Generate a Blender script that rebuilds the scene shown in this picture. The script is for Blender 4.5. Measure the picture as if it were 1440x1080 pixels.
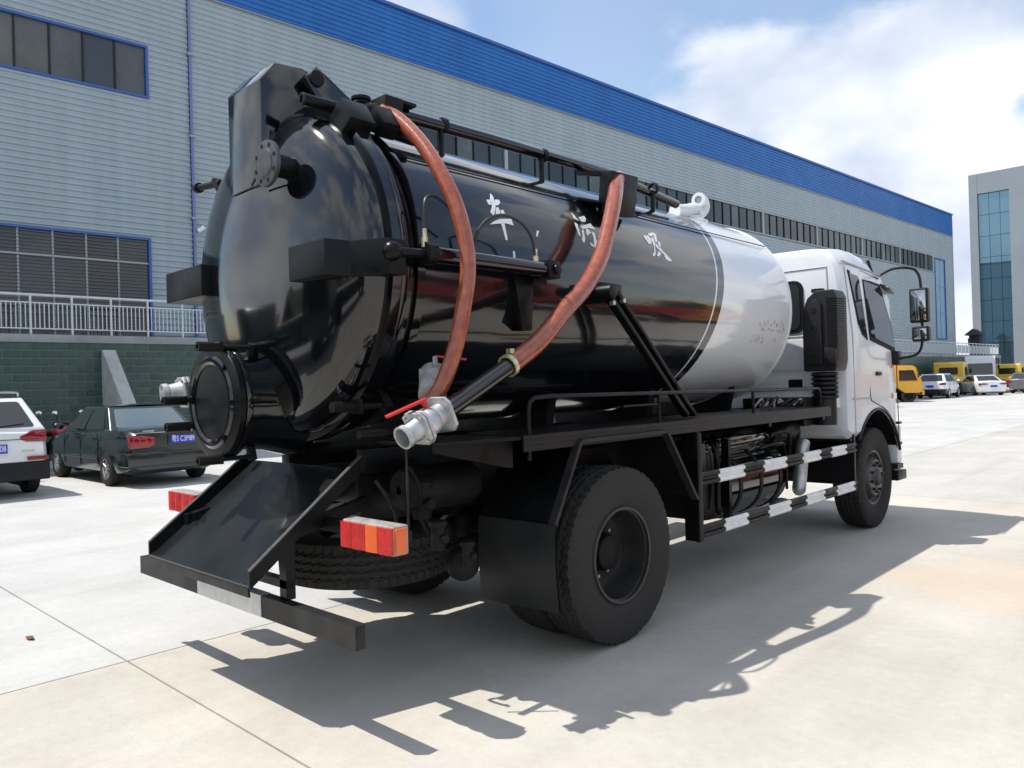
import bpy, bmesh, math, random
from mathutils import Vector, Matrix
R = math.radians
random.seed(7)
scn = bpy.context.scene
for o in list(bpy.data.objects): bpy.data.objects.remove(o)
col = scn.collection

# ------------------------------------------------------------------ camera
CAM = Vector((3.896, -3.756, 1.534)); YAW, PITCH, ROLL = 0.7603, 0.0041, 0.0286
f = Vector((-math.sin(YAW)*math.cos(PITCH), math.cos(YAW)*math.cos(PITCH), math.sin(PITCH)))
r = Vector((math.cos(YAW), math.sin(YAW), 0)); d = -r.cross(f)
r2 = math.cos(ROLL)*r + math.sin(ROLL)*d; d2 = -math.sin(ROLL)*r + math.cos(ROLL)*d
cam = bpy.data.cameras.new('camera'); camo = bpy.data.objects.new('camera', cam); col.objects.link(camo)
m = Matrix((r2, -d2, -f)).transposed().to_4x4(); m.translation = CAM; camo.matrix_world = m
cam.sensor_width = 36; cam.lens = 36*1087.7/1440; cam.clip_start = .05; cam.clip_end = 3000
scn.camera = camo
scn.render.resolution_x, scn.render.resolution_y = 1024, 768

# ------------------------------------------------------------------ sky and sun
SUNDIR = Vector((-.40, -.37, 1)).normalized()          # towards the sun
wd = bpy.data.worlds.new('World'); scn.world = wd; wd.use_nodes = True
nt = wd.node_tree; nt.nodes.clear(); N = nt.nodes.new; LK = nt.links.new
out = N('ShaderNodeOutputWorld'); bg = N('ShaderNodeBackground'); LK(bg.outputs[0], out.inputs[0])
sky = N('ShaderNodeTexSky'); sky.sky_type = 'NISHITA'; sky.sun_disc = False
sky.sun_elevation = math.asin(SUNDIR.z); sky.sun_rotation = math.atan2(SUNDIR.x, SUNDIR.y)
sky.air_density = 1.2; sky.dust_density = .45; sky.ozone_density = 1.8
tc = N('ShaderNodeTexCoord')
mp = N('ShaderNodeMapping'); mp.inputs['Scale'].default_value = (1, 1, 1.7); mp.inputs['Location'].default_value = (1.72, 8.8, 2.54)
LK(tc.outputs['Generated'], mp.inputs[0])
n1 = N('ShaderNodeTexNoise'); n1.inputs['Scale'].default_value = 2.3; n1.inputs['Detail'].default_value = 8; n1.inputs['Roughness'].default_value = .50
n1.inputs['Distortion'].default_value = .1
LK(mp.outputs[0], n1.inputs['Vector'])
cr = N('ShaderNodeValToRGB'); cr.color_ramp.elements[0].position = .445; cr.color_ramp.elements[1].position = .54; cr.color_ramp.elements[0].color = (.13, .13, .13, 1); cr.color_ramp.interpolation = 'EASE'
LK(n1.outputs[0], cr.inputs[0])
n2 = N('ShaderNodeTexNoise'); n2.inputs['Scale'].default_value = 3.4; n2.inputs['Detail'].default_value = 5; n2.inputs['Roughness'].default_value = .45
LK(mp.outputs[0], n2.inputs['Vector'])
cc = N('ShaderNodeValToRGB'); cc.color_ramp.elements[0].position = .40; cc.color_ramp.elements[1].position = .57
cc.color_ramp.elements[0].color = (3.5, 4.0, 4.95, 1); cc.color_ramp.elements[1].color = (6.3, 6.4, 6.6, 1)
LK(n2.outputs[0], cc.inputs[0])
mx = N('ShaderNodeMix'); mx.data_type = 'RGBA'
LK(cr.outputs[0], mx.inputs[0]); LK(sky.outputs[0], mx.inputs[6]); LK(cc.outputs[0], mx.inputs[7])
LK(mx.outputs[2], bg.inputs[0]); bg.inputs[1].default_value = .14
sl = bpy.data.lights.new('sun', 'SUN'); sl.energy = 4.0; sl.angle = R(.5); sl.color = (1, .955, .88)
so = bpy.data.objects.new('sun', sl); col.objects.link(so); so.location = (-8, -8, 20)
so.rotation_euler = (-SUNDIR).to_track_quat('-Z', 'Y').to_euler()
vs = scn.view_settings; vs.view_transform = 'Standard'; vs.look = 'None'; vs.exposure = 0.42; vs.gamma = 1

# ------------------------------------------------------------------ materials
def mat(name, c, rough=.5, metal=0., coat=0., var=0., vscale=6., bump=0., bscale=40., spec=.5, c2=None, coords='Object', trans=0., rvar=0.):
    mt = bpy.data.materials.new(name); mt.use_nodes = True; t = mt.node_tree; b = t.nodes['Principled BSDF']
    b.inputs['Base Color'].default_value = (*c, 1); b.inputs['Roughness'].default_value = rough
    b.inputs['Metallic'].default_value = metal; b.inputs['Coat Weight'].default_value = coat; b.inputs['Coat Roughness'].default_value = .04
    b.inputs['Specular IOR Level'].default_value = spec; b.inputs['Transmission Weight'].default_value = trans
    if var or bump or rvar:
        tx = t.nodes.new('ShaderNodeTexCoord')
    if var or rvar:
        n = t.nodes.new('ShaderNodeTexNoise'); n.inputs['Scale'].default_value = vscale; n.inputs['Detail'].default_value = 7; n.inputs['Roughness'].default_value = .62
        t.links.new(tx.outputs[coords], n.inputs['Vector'])
    if var:
        ra = t.nodes.new('ShaderNodeValToRGB'); e = ra.color_ramp.elements; e[0].position = .32; e[1].position = .68
        k = c2 or tuple(min(1, v*(1+var)) for v in c)
        e[0].color = (*(tuple(v*(1-var) for v in c) if not c2 else c), 1); e[1].color = (*k, 1)
        t.links.new(n.outputs[0], ra.inputs[0]); t.links.new(ra.outputs[0], b.inputs['Base Color'])
    if rvar:
        mr = t.nodes.new('ShaderNodeMapRange'); mr.inputs[1].default_value = .3; mr.inputs[2].default_value = .7
        mr.inputs[3].default_value = max(0, rough-rvar); mr.inputs[4].default_value = rough+rvar
        t.links.new(n.outputs[0], mr.inputs[0]); t.links.new(mr.outputs[0], b.inputs['Roughness'])
    if bump:
        n3 = t.nodes.new('ShaderNodeTexNoise'); n3.inputs['Scale'].default_value = bscale; n3.inputs['Detail'].default_value = 5
        t.links.new(tx.outputs[coords], n3.inputs['Vector'])
        bp = t.nodes.new('ShaderNodeBump'); bp.inputs['Strength'].default_value = bump; bp.inputs['Distance'].default_value = .01
        t.links.new(n3.outputs[0], bp.inputs['Height']); t.links.new(bp.outputs[0], b.inputs['Normal'])
    return mt
M = {}
M['black'] = mat('black_gloss_paint', (.003, .0035, .005), .09, coat=.4, spec=.55, rvar=.03, vscale=3, bump=.02, bscale=2.6)
M['blackm'] = mat('black_chassis_paint', (.0045, .005, .006), .36, var=.4, vscale=5, rvar=.12, spec=.2)
M['blackd'] = mat('dull_black_steel', (.006, .0062, .007), .5, var=.5, vscale=9, rvar=.15, c2=(.014, .0135, .013), spec=.15)
M['greyed'] = mat('dusty_greyed_black_steel', (.012, .0125, .014), .45, var=.5, vscale=7, c2=(.028, .028, .028), spec=.25)
M['plastic'] = mat('black_plastic', (.010, .010, .012), .4, spec=.3, var=.3, vscale=12, bump=.1, bscale=300)
M['rubber'] = mat('tyre_rubber', (.012, .012, .012), .75, var=.6, vscale=40, c2=(.030, .029, .028), bump=.25, bscale=90, spec=.25)
M['rubberd'] = mat('dusty_tyre_rubber', (.021, .0205, .0195), .8, var=.5, vscale=110, c2=(.042, .040, .037), bump=.10, bscale=140, spec=.25)
M['flap'] = mat('mud_flap_rubber', (.010, .0115, .013), .45, var=.4, vscale=4, c2=(.020, .021, .022), bump=.2, bscale=6, spec=.3)
M['hose'] = mat('red_brown_hose', (.22, .042, .018), .24, var=.35, vscale=22, c2=(.34, .088, .040), coat=.4, bump=.12, bscale=45)
M['hosethin'] = mat('thin_black_hose', (.02, .02, .022), .5)
M['alu'] = mat('cast_aluminium', (.50, .51, .52), .45, metal=.8, var=.25, vscale=20, bump=.12, bscale=90)
M['zinc'] = mat('zinc_bolt', (.55, .53, .48), .4, metal=.9)
M['brass'] = mat('brass_clamp', (.62, .55, .33), .4, metal=.8, var=.3, vscale=30)
M['redp'] = mat('red_handle', (.55, .02, .025), .4)
M['white'] = mat('white_truck_paint', (.64, .66, .69), .25, coat=.4, var=.05, vscale=2, rvar=.06)
M['whiteg'] = mat('white_rail_paint', (.74, .74, .74), .45, var=.12, vscale=15)
M['glass'] = mat('dark_window_glass', (.016, .02, .022), .04, spec=.7)
M['cglass'] = mat('car_glass', (.02, .026, .028), .05, spec=.8)
M['rglass'] = mat('pale_reflecting_rear_glass', (.20, .25, .26), .06, metal=.55)  # bright sky's reflection put into a paler, part-metal glass colour
M['mirror'] = mat('mirror_glass', (.42, .44, .46), .06, metal=1)
M['chrome'] = mat('chrome', (.7, .7, .72), .18, metal=1)
M['rimalu'] = mat('alloy_rim', (.55, .56, .57), .32, metal=.9, var=.15, vscale=15)
M['lred'] = mat('red_lamp_lens', (.55, .012, .012), .15, coat=.5, var=.25, vscale=30, bump=.3, bscale=160)
M['ldark'] = mat('dark_red_lamp_lens', (.22, .006, .012), .1, coat=.8)
M['lamb'] = mat('amber_lamp_lens', (.80, .13, .02), .15, coat=.5, bump=.3, bscale=160)
M['lampk'] = mat('lamp_housing', (.30, .29, .28), .5, var=.3, vscale=20)
M['flange'] = mat('grey_steel_flange', (.07, .073, .078), .45, metal=.4, var=.3, vscale=20)
M['seal'] = mat('rubber_seal', (.006, .006, .007), .6, spec=.2)
M['concrete'] = mat('weathered_concrete', (.42, .42, .40), .85, var=.18, vscale=2.5, bump=.3, bscale=30)
M['plateb'] = mat('number_plate_blue', (.01, .04, .42), .35)
M['platew'] = mat('number_plate_white', (.8, .8, .82), .4)
M['decal'] = mat('white_lettering', (.78, .79, .80), .35)
M['brown'] = mat('faded_red_print', (.46, .27, .23), .5)
def siding_mat(name, c, c2, rough=.42):
    mt = mat(name, c, rough, var=.08, vscale=.6, c2=c2); t = mt.node_tree; b = t.nodes['Principled BSDF']; src = b.inputs['Base Color'].links[0].from_socket
    g = t.nodes.new('ShaderNodeNewGeometry'); mpp = t.nodes.new('ShaderNodeMapping'); mpp.inputs['Scale'].default_value = (2.6, 2.6, .11); t.links.new(g.outputs['Position'], mpp.inputs[0])
    n = t.nodes.new('ShaderNodeTexNoise'); n.inputs['Scale'].default_value = 1; n.inputs['Detail'].default_value = 7; n.inputs['Roughness'].default_value = .65; t.links.new(mpp.outputs[0], n.inputs['Vector'])
    ra = t.nodes.new('ShaderNodeValToRGB'); e = ra.color_ramp.elements; e[0].position = .30; e[1].position = .62; e[0].color = (.91, .91, .905, 1); e[1].color = (1.02, 1.02, 1.02, 1); t.links.new(n.outputs[0], ra.inputs[0])
    mxx = t.nodes.new('ShaderNodeMix'); mxx.data_type = 'RGBA'; mxx.blend_type = 'MULTIPLY'; mxx.inputs[0].default_value = 1; t.links.new(src, mxx.inputs[6]); t.links.new(ra.outputs[0], mxx.inputs[7]); t.links.new(mxx.outputs[2], b.inputs['Base Color'])
    return mt
M['siding'] = siding_mat('grey_blue_siding', (.31, .38, .43), (.345, .41, .455))
M['bluesid'] = siding_mat('blue_siding', (.007, .115, .40), (.010, .14, .45))
M['blueframe'] = mat('blue_frame_paint', (.03, .10, .34), .4)
M['pipeblue'] = mat('pale_blue_pipe', (.13, .17, .40), .4)
M['greyframe'] = mat('grey_metal_frame', (.32, .35, .37), .4, metal=.3)
M['rail'] = mat('white_railing_paint', (.62, .66, .68), .4, var=.1, vscale=9)
M['terr'] = mat('terrace_concrete', (.33, .34, .34), .85, var=.2, vscale=1.2)
M['grout'] = mat('pale_grout', (.22, .27, .255), .9)
M['green1'] = mat('green_tile_dark', (.030, .066, .055), .35, var=.25, vscale=3)
M['green2'] = mat('green_tile_mid', (.042, .082, .066), .35, var=.25, vscale=3)
M['green3'] = mat('green_tile_light', (.036, .074, .066), .38, var=.25, vscale=3)
M['curtain'] = mat('grey_blind', (.16, .165, .165), .8)
M['grille'] = mat('grey_grille_bar', (.10, .105, .11), .5)
M['dark'] = mat('dark_interior', (.015, .016, .018), .9)
M['towerw'] = mat('shaded_white_cladding', (.22, .25, .275), .5, var=.06, vscale=.3)  # white cladding, its colour darkened to put the tower front in shade
M['towerg'] = mat('blue_curtain_glass', (.14, .25, .33), .03, metal=.8)
M['leafm'] = mat('dry_leaf', (.16, .05, .02), .7)

def paint(name, c, rough=.22, coat=.7): return mat(name, c, rough, coat=coat, var=.06, vscale=2, rvar=.05)

# tank paint: black rear part, thin white pinstripe, white front part (a painted slanting boundary)
def tank_paint():
    mt = bpy.data.materials.new('tank_two_tone_paint'); mt.use_nodes = True; t = mt.node_tree; b = t.nodes['Principled BSDF']
    tx = t.nodes.new('ShaderNodeTexCoord'); sp = t.nodes.new('ShaderNodeSeparateXYZ'); t.links.new(tx.outputs['Object'], sp.inputs[0])
    def mth(op, a, bb):
        n = t.nodes.new('ShaderNodeMath'); n.operation = op
        for i, v in enumerate((a, bb)):
            if isinstance(v, (int, float)): n.inputs[i].default_value = v
            else: t.links.new(v, n.inputs[i])
        return n.outputs[0]
    # boundary y = 1.90 + .36 (z - 2.19) in truck space (tank object is at the truck origin)
    z = mth('MULTIPLY', mth('SUBTRACT', sp.outputs[2], 2.19), .36)
    q = mth('SUBTRACT', mth('SUBTRACT', sp.outputs[1], 1.90), z)
    front = mth('GREATER_THAN', q, 0)
    pin = mth('MULTIPLY', mth('GREATER_THAN', q, -.125), mth('LESS_THAN', q, -.105))
    fac = mth('MAXIMUM', front, pin)
    mxx = t.nodes.new('ShaderNodeMix'); mxx.data_type = 'RGBA'; t.links.new(fac, mxx.inputs[0])
    mxx.inputs[6].default_value = (.004, .005, .007, 1); mxx.inputs[7].default_value = (.70, .72, .735, 1)
    t.links.new(mxx.outputs[2], b.inputs['Base Color'])
    n = t.nodes.new('ShaderNodeTexNoise'); n.inputs['Scale'].default_value = 3; n.inputs['Detail'].default_value = 6
    t.links.new(tx.outputs['Object'], n.inputs['Vector'])
    mr = t.nodes.new('ShaderNodeMapRange'); mr.inputs[3].default_value = .07; mr.inputs[4].default_value = .17; t.links.new(n.outputs[0], mr.inputs[0])
    t.links.new(mr.outputs[0], b.inputs['Roughness'])
    b.inputs['Coat Weight'].default_value = .35; b.inputs['Coat Roughness'].default_value = .05; b.inputs['Specular IOR Level'].default_value = .55
    # slight panel waviness
    mpp = t.nodes.new('ShaderNodeMapping'); mpp.inputs['Scale'].default_value = (1.5, .9, 5); t.links.new(tx.outputs['Object'], mpp.inputs[0])
    n3 = t.nodes.new('ShaderNodeTexNoise'); n3.inputs['Scale'].default_value = 1.4; n3.inputs['Detail'].default_value = 2; t.links.new(mpp.outputs[0], n3.inputs['Vector'])
    bp = t.nodes.new('ShaderNodeBump'); bp.inputs['Strength'].default_value = .08; bp.inputs['Distance'].default_value = .06
    t.links.new(n3.outputs[0], bp.inputs['Height']); t.links.new(bp.outputs[0], b.inputs['Normal']); t.links.new(bp.outputs[0], b.inputs['Coat Normal'])
    return mt
M['tank'] = tank_paint()

def ground_mat(name, c1, c2, stain=None):
    mt = bpy.data.materials.new(name); mt.use_nodes = True; t = mt.node_tree; b = t.nodes['Principled BSDF']
    g = t.nodes.new('ShaderNodeNewGeometry')
    def noise(s, det=8, ro=.6):
        n = t.nodes.new('ShaderNodeTexNoise'); n.inputs['Scale'].default_value = s; n.inputs['Detail'].default_value = det; n.inputs['Roughness'].default_value = ro
        t.links.new(g.outputs['Position'], n.inputs['Vector']); return n.outputs[0]
    def ramp(i, a, bb, ca, cb):
        ra = t.nodes.new('ShaderNodeValToRGB'); e = ra.color_ramp.elements; e[0].position = a; e[1].position = bb; e[0].color = (*ca, 1); e[1].color = (*cb, 1)
        t.links.new(i, ra.inputs[0]); return ra.outputs[0]
    def mixc(fac, a, bb, mode='MIX'):
        n = t.nodes.new('ShaderNodeMix'); n.data_type = 'RGBA'; n.blend_type = mode
        if isinstance(fac, (int, float)): n.inputs[0].default_value = fac
        else: t.links.new(fac, n.inputs[0])
        t.links.new(a, n.inputs[6])
        if isinstance(bb, tuple): n.inputs[7].default_value = (*bb, 1)
        else: t.links.new(bb, n.inputs[7])
        return n.outputs[2]
    base = ramp(noise(.9), .33, .67, c1, c2)
    base = mixc(1., base, ramp(noise(14, 6, .7), .25, .75, (.90, .90, .90), (1.06, 1.06, 1.06)), 'MULTIPLY')
    base = mixc(1., base, ramp(noise(120, 3, .7), .3, .7, (.93, .93, .93), (1.05, 1.05, 1.05)), 'MULTIPLY')
    base = mixc(1., base, ramp(noise(.22, 4, .5), .3, .7, (.90, .905, .915), (1.05, 1.05, 1.045)), 'MULTIPLY')
    # faint streaks left by tyres, running along the yard
    mpp = t.nodes.new('ShaderNodeMapping'); mpp.inputs['Scale'].default_value = (1.9, .07, 1); mpp.inputs['Rotation'].default_value = (0, 0, .12); t.links.new(g.outputs['Position'], mpp.inputs[0])
    ns = t.nodes.new('ShaderNodeTexNoise'); ns.inputs['Scale'].default_value = 1.6; ns.inputs['Detail'].default_value = 6; t.links.new(mpp.outputs[0], ns.inputs['Vector'])
    base = mixc(1., base, ramp(ns.outputs[0], .50, .72, (1, 1, 1), (.92, .918, .915)), 'MULTIPLY')
    # oil drips
    vo = t.nodes.new('ShaderNodeTexVoronoi'); vo.inputs['Scale'].default_value = .55; t.links.new(g.outputs['Position'], vo.inputs['Vector'])
    base = mixc(ramp(vo.outputs['Distance'], .02, .075, (.38, .38, .38), (0, 0, 0)), base, (.20, .19, .18))
    # dark specks and small debris stains
    base = mixc(ramp(noise(5.5, 10, .75), .655, .70, (0, 0, 0), (.45, .45, .45)), base, (.30, .27, .23))
    if stain:   # the pale orange rust stain on the slab in front of the truck's right side
        sx, sy, sr = stain
        vm = t.nodes.new('ShaderNodeVectorMath'); vm.operation = 'DISTANCE'; t.links.new(g.outputs['Position'], vm.inputs[0]); vm.inputs[1].default_value = (sx, sy, 0)
        ad = t.nodes.new('ShaderNodeMath'); ad.operation = 'MULTIPLY_ADD'; t.links.new(noise(2.2), ad.inputs[0]); ad.inputs[1].default_value = -1.6*sr; t.links.new(vm.outputs['Value'], ad.inputs[2])
        base = mixc(ramp(ad.outputs[0], -.35*sr, .45*sr, (.30, .30, .30), (0, 0, 0)), base, (.56, .38, .25))
    t.links.new(base, b.inputs['Base Color']); b.inputs['Roughness'].default_value = .8
    bp = t.nodes.new('ShaderNodeBump'); bp.inputs['Strength'].default_value = .25; bp.inputs['Distance'].default_value = .01
    t.links.new(noise(60, 6, .7), bp.inputs['Height']); t.links.new(bp.outputs[0], b.inputs['Normal'])
    return mt
M['slabw'] = ground_mat('warm_concrete_slab', (.44, .41, .355), (.52, .49, .435), stain=(2.6, 2.75, 0.75))
M['slabc'] = ground_mat('pale_concrete_slab', (.44, .435, .42), (.51, .505, .49))
M['groundm'] = ground_mat('yard_concrete', (.42, .405, .375), (.49, .475, .445))

def tread_plate():
    mt = mat('chequer_plate', (.007, .0072, .0085), .35, var=.3, vscale=6, spec=.25); t = mt.node_tree; b = t.nodes['Principled BSDF']
    tx = t.nodes.new('ShaderNodeTexCoord'); mpp = t.nodes.new('ShaderNodeMapping'); mpp.inputs['Rotation'].default_value = (0, 0, R(45)); mpp.inputs['Scale'].default_value = (36, 70, 36)
    t.links.new(tx.outputs['Object'], mpp.inputs[0]); ch = t.nodes.new('ShaderNodeTexVoronoi'); ch.inputs['Scale'].default_value = 1; ch.inputs['Randomness'].default_value = .15
    t.links.new(mpp.outputs[0], ch.inputs['Vector']); bp = t.nodes.new('ShaderNodeBump'); bp.inputs['Strength'].default_value = .9; bp.inputs['Distance'].default_value = .004; bp.invert = True
    t.links.new(ch.outputs['Distance'], bp.inputs['Height']); t.links.new(bp.outputs[0], b.inputs['Normal']); return mt
M['tread'] = tread_plate()

# ------------------------------------------------------------------ mesh helpers
class MB:
    def __init__(s): s.v = []; s.f = []; s.sm = []
    def add(s, vs, fs, sm=False):
        o = len(s.v); s.v += [tuple(v) for v in vs]; s.f += [tuple(i+o for i in q) for q in fs]; return s
    def box(s, c, sz, rot=None):
        hx, hy, hz = (k/2 for k in sz); P = [Vector((x, y, z)) for z in (-hz, hz) for y in (-hy, hy) for x in (-hx, hx)]
        if rot is not None: P = [rot @ p for p in P]
        return s.add([Vector(c)+p for p in P], [(0, 2, 3, 1), (4, 5, 7, 6), (0, 1, 5, 4), (2, 6, 7, 3), (0, 4, 6, 2), (1, 3, 7, 5)])
    def bb(s, x0, x1, y0, y1, z0, z1): return s.box(((x0+x1)/2, (y0+y1)/2, (z0+z1)/2), (abs(x1-x0), abs(y1-y0), abs(z1-z0)))
    def hexa(s, P): return s.add(P, [(0, 3, 2, 1), (4, 5, 6, 7), (0, 1, 5, 4), (1, 2, 6, 5), (2, 3, 7, 6), (3, 0, 4, 7)])
    def prism(s, poly, ax, a0, a1):
        n = len(poly); mk = {'x': lambda p, a: (a, p[0], p[1]), 'y': lambda p, a: (p[0], a, p[1]), 'z': lambda p, a: (p[0], p[1], a)}[ax]
        V = [mk(p, a0) for p in poly]+[mk(p, a1) for p in poly]
        return s.add(V, [tuple(range(n-1, -1, -1)), tuple(range(n, 2*n))]+[(i, (i+1) % n, n+(i+1) % n, n+i) for i in range(n)])
    def beam(s, p0, p1, w, h, up=(0, 0, 1)):
        p0, p1 = Vector(p0), Vector(p1); a = (p1-p0).normalized(); u = Vector(up); sd = a.cross(u).normalized(); u = sd.cross(a)
        return s.hexa([p+sd*x*w/2+u*y*h/2 for p in (p0, p1) for x, y in ((-1, -1), (1, -1), (1, 1), (-1, 1))])
    def cyl(s, p0, p1, r0, r1=None, n=20, caps=True):
        r1 = r0 if r1 is None else r1; p0, p1 = Vector(p0), Vector(p1); a = (p1-p0).normalized()
        u = a.orthogonal().normalized(); w = a.cross(u); o = [(math.cos(2*math.pi*i/n), math.sin(2*math.pi*i/n)) for i in range(n)]
        V = [p0+(u*c+w*q)*r0 for c, q in o]+[p1+(u*c+w*q)*r1 for c, q in o]
        F = [(i, (i+1) % n, n+(i+1) % n, n+i) for i in range(n)]
        if caps: F += [tuple(range(n-1, -1, -1)), tuple(range(n, 2*n))]
        return s.add(V, F)
    def lathe(s, prof, o, ax, n=32, cap0=False, cap1=False):   # prof: (radius, along)
        o = Vector(o); a = Vector(ax).normalized(); u = a.orthogonal().normalized(); w = a.cross(u); V = []; F = []
        for rr, h in prof:
            for i in range(n):
                t = 2*math.pi*i/n; V.append(o+a*h+(u*math.cos(t)+w*math.sin(t))*rr)
        for k in range(len(prof)-1):
            for i in range(n): F.append((k*n+i, k*n+(i+1) % n, (k+1)*n+(i+1) % n, (k+1)*n+i))
        if cap0: F.append(tuple(range(n-1, -1, -1)))
        if cap1: F.append(tuple(range((len(prof)-1)*n, len(prof)*n)))
        return s.add(V, F)
    def tube(s, pts, r_, n=10, closed=False, radii=None):
        pts = [Vector(p) for p in pts]; V = []; F = []; up = None; k = len(pts)
        for i, p in enumerate(pts):
            a = (pts[min(i+1, k-1)]-pts[max(i-1, 0)]).normalized()
            if up is None: up = a.orthogonal().normalized()
            up = (up-a*up.dot(a)).normalized(); w = a.cross(up); rr = radii[i] if radii else r_
            V += [p+(up*math.cos(2*math.pi*j/n)+w*math.sin(2*math.pi*j/n))*rr for j in range(n)]
        for i in range(k-1):
            for j in range(n): F.append((i*n+j, i*n+(j+1) % n, (i+1)*n+(j+1) % n, (i+1)*n+j))
        F += [tuple(range(n-1, -1, -1)), tuple(range((k-1)*n, k*n))]
        return s.add(V, F)
    def sphere(s, c, r_, n=16, m_=10, sc=(1, 1, 1)):
        V = []; F = []; c = Vector(c)
        for i in range(m_+1):
            a = math.pi*i/m_
            for j in range(n): V.append(c+Vector((math.sin(a)*math.cos(2*math.pi*j/n)*r_*sc[0], math.sin(a)*math.sin(2*math.pi*j/n)*r_*sc[1], math.cos(a)*r_*sc[2])))
        for i in range(m_):
            for j in range(n): F.append((i*n+j, (i+1)*n+j, (i+1)*n+(j+1) % n, i*n+(j+1) % n))
        return s.add(V, F)
    def mesh(s, name, mt, bevel=0., seg=2, ang=32, flat=False):
        me = bpy.data.meshes.new(name); me.from_pydata(s.v, [], s.f); bm = bmesh.new(); bm.from_mesh(me)
        bmesh.ops.remove_doubles(bm, verts=bm.verts, dist=1e-5); bmesh.ops.recalc_face_normals(bm, faces=bm.faces)
        if bevel:
            E = [e for e in bm.edges if len(e.link_faces) == 2 and e.calc_face_angle(0) > R(28)]
            bmesh.ops.bevel(bm, geom=E, offset=bevel, segments=seg, profile=.6, affect='EDGES', clamp_overlap=True)
        bm.to_mesh(me); bm.free(); me.materials.append(mt)
        if not flat:
            me.polygons.foreach_set('use_smooth', [True]*len(me.polygons)); me.set_sharp_from_angle(angle=R(ang))
        return me
    def build(s, name, mt, parent=None, bevel=0., seg=2, ang=32, flat=False, loc=None, rz=0.):
        return link(name, s.mesh(name, M[mt] if isinstance(mt, str) else mt, bevel, seg, ang, flat), parent, loc, rz)
def link(name, me, parent=None, loc=None, rz=0.):
    o = bpy.data.objects.new(name, me); col.objects.link(o); o.parent = parent
    if loc is not None: o.location = loc
    if rz: o.rotation_euler.z = rz
    return o
def tag(o, label=None, cat=None, group=None, kind=None):
    for k, v in (('label', label), ('category', cat), ('group', group), ('kind', kind)):
        if v: o[k] = v
    return o
def empty(name, label, cat, loc=(0, 0, 0), rz=0., group=None):
    o = bpy.data.objects.new(name, None); col.objects.link(o); o.location = loc; o.rotation_euler.z = rz; o.empty_display_size = .3
    return tag(o, label, cat, group)
def spline(P, n=6):
    P = [Vector(p) for p in P]; Q = [P[0]*2-P[1]]+P+[P[-1]*2-P[-2]]; out = []
    for i in range(1, len(Q)-2):
        a, b_, c, e = Q[i-1:i+3]
        for k in range(n):
            t = k/n; out.append(.5*((2*b_)+(c-a)*t+(2*a-5*b_+4*c-e)*t*t+(3*b_-a-3*c+e)*t**3))
    return out+[P[-1]]
def cut(o, cutter_mesh, mat_idx=None):
    c = bpy.data.objects.new('cut', cutter_mesh); col.objects.link(c); c.matrix_world = o.matrix_world
    md = o.modifiers.new('b', 'BOOLEAN'); md.operation = 'DIFFERENCE'; md.object = c; md.solver = 'EXACT'
    bpy.context.view_layer.update(); dg = bpy.context.evaluated_depsgraph_get()
    me = bpy.data.meshes.new_from_object(o.evaluated_get(dg)); o.modifiers.clear(); old = o.data; o.data = me
    bpy.data.objects.remove(c); me.set_sharp_from_angle(angle=R(32)); return o
def text_mesh(body, size, extrude=.001):
    cu = bpy.data.curves.new('t', 'FONT'); cu.body = body; cu.size = size; cu.extrude = extrude; cu.align_x = 'CENTER'; cu.align_y = 'CENTER'
    o = bpy.data.objects.new('t', cu); col.objects.link(o); bpy.context.view_layer.update(); dg = bpy.context.evaluated_depsgraph_get()
    me = bpy.data.meshes.new_from_object(o.evaluated_get(dg)); bpy.data.objects.remove(o); return me
def panel(A, B, C, D, u0, u1, v0, v1, off=.004, th=.01, mb=None, rad=0.):
    # a thin slab lying on the quad A(bottom-left) B(bottom-right) C(top-right) D(top-left); u along AB, v upward
    A, B, C, D = map(Vector, (A, B, C, D)); nrm = (B-A).cross(D-A).normalized(); mb = mb or MB()
    def P(u, v): return (A*(1-u)+B*u)*(1-v)+(D*(1-u)+C*u)*v
    if rad <= 0: uv = [(u0, v0), (u1, v0), (u1, v1), (u0, v1)]
    else:
        uv = []; w = (B-A).length*(u1-u0); h = (D-A).length*(v1-v0); ru, rv = rad/w*(u1-u0), rad/h*(v1-v0)
        for cu_, cv, a0 in ((u1-ru, v0+rv, -90), (u1-ru, v1-rv, 0), (u0+ru, v1-rv, 90), (u0+ru, v0+rv, 180)):
            for k in range(5):
                a = R(a0+k*22.5); uv.append((cu_+ru*math.cos(a), cv+rv*math.sin(a)))
    pts = [P(u, v) for u, v in uv]; n = len(pts)
    mb.add([p+nrm*off for p in pts]+[p+nrm*(off-th) for p in pts], [tuple(range(n)), tuple(range(2*n-1, n-1, -1))]+[(i, n+i, n+(i+1) % n, (i+1) % n) for i in range(n)])
    return mb

# ================================================================== GROUND
gm = MB(); gm.add([(-700, -700, -.012), (700, -700, -.012), (700, 900, -.012), (-700, 900, -.012)], [(0, 1, 2, 3)])
ground = tag(gm.build('ground', 'groundm', flat=True), kind='structure')
xs = [-18.1, -9.5, -.88, 7.7, 16.3]; ys = [-19.2, -10.6, -2.06, 6.9, 15.5, 24.1, 32.7, 41.3, 49.9, 58.5, 67.1]
for i in range(len(xs)-1):
    for j in range(len(ys)-1):
        g = .006; mb = MB().bb(xs[i]+g, xs[i+1]-g, ys[j]+g, ys[j+1]-g, -.011, 0)
        mb.build('slab', 'slabw' if i >= 2 and j in (1, 2) else ('slabc' if i < 2 else 'groundm'), ground, flat=True)

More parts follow.
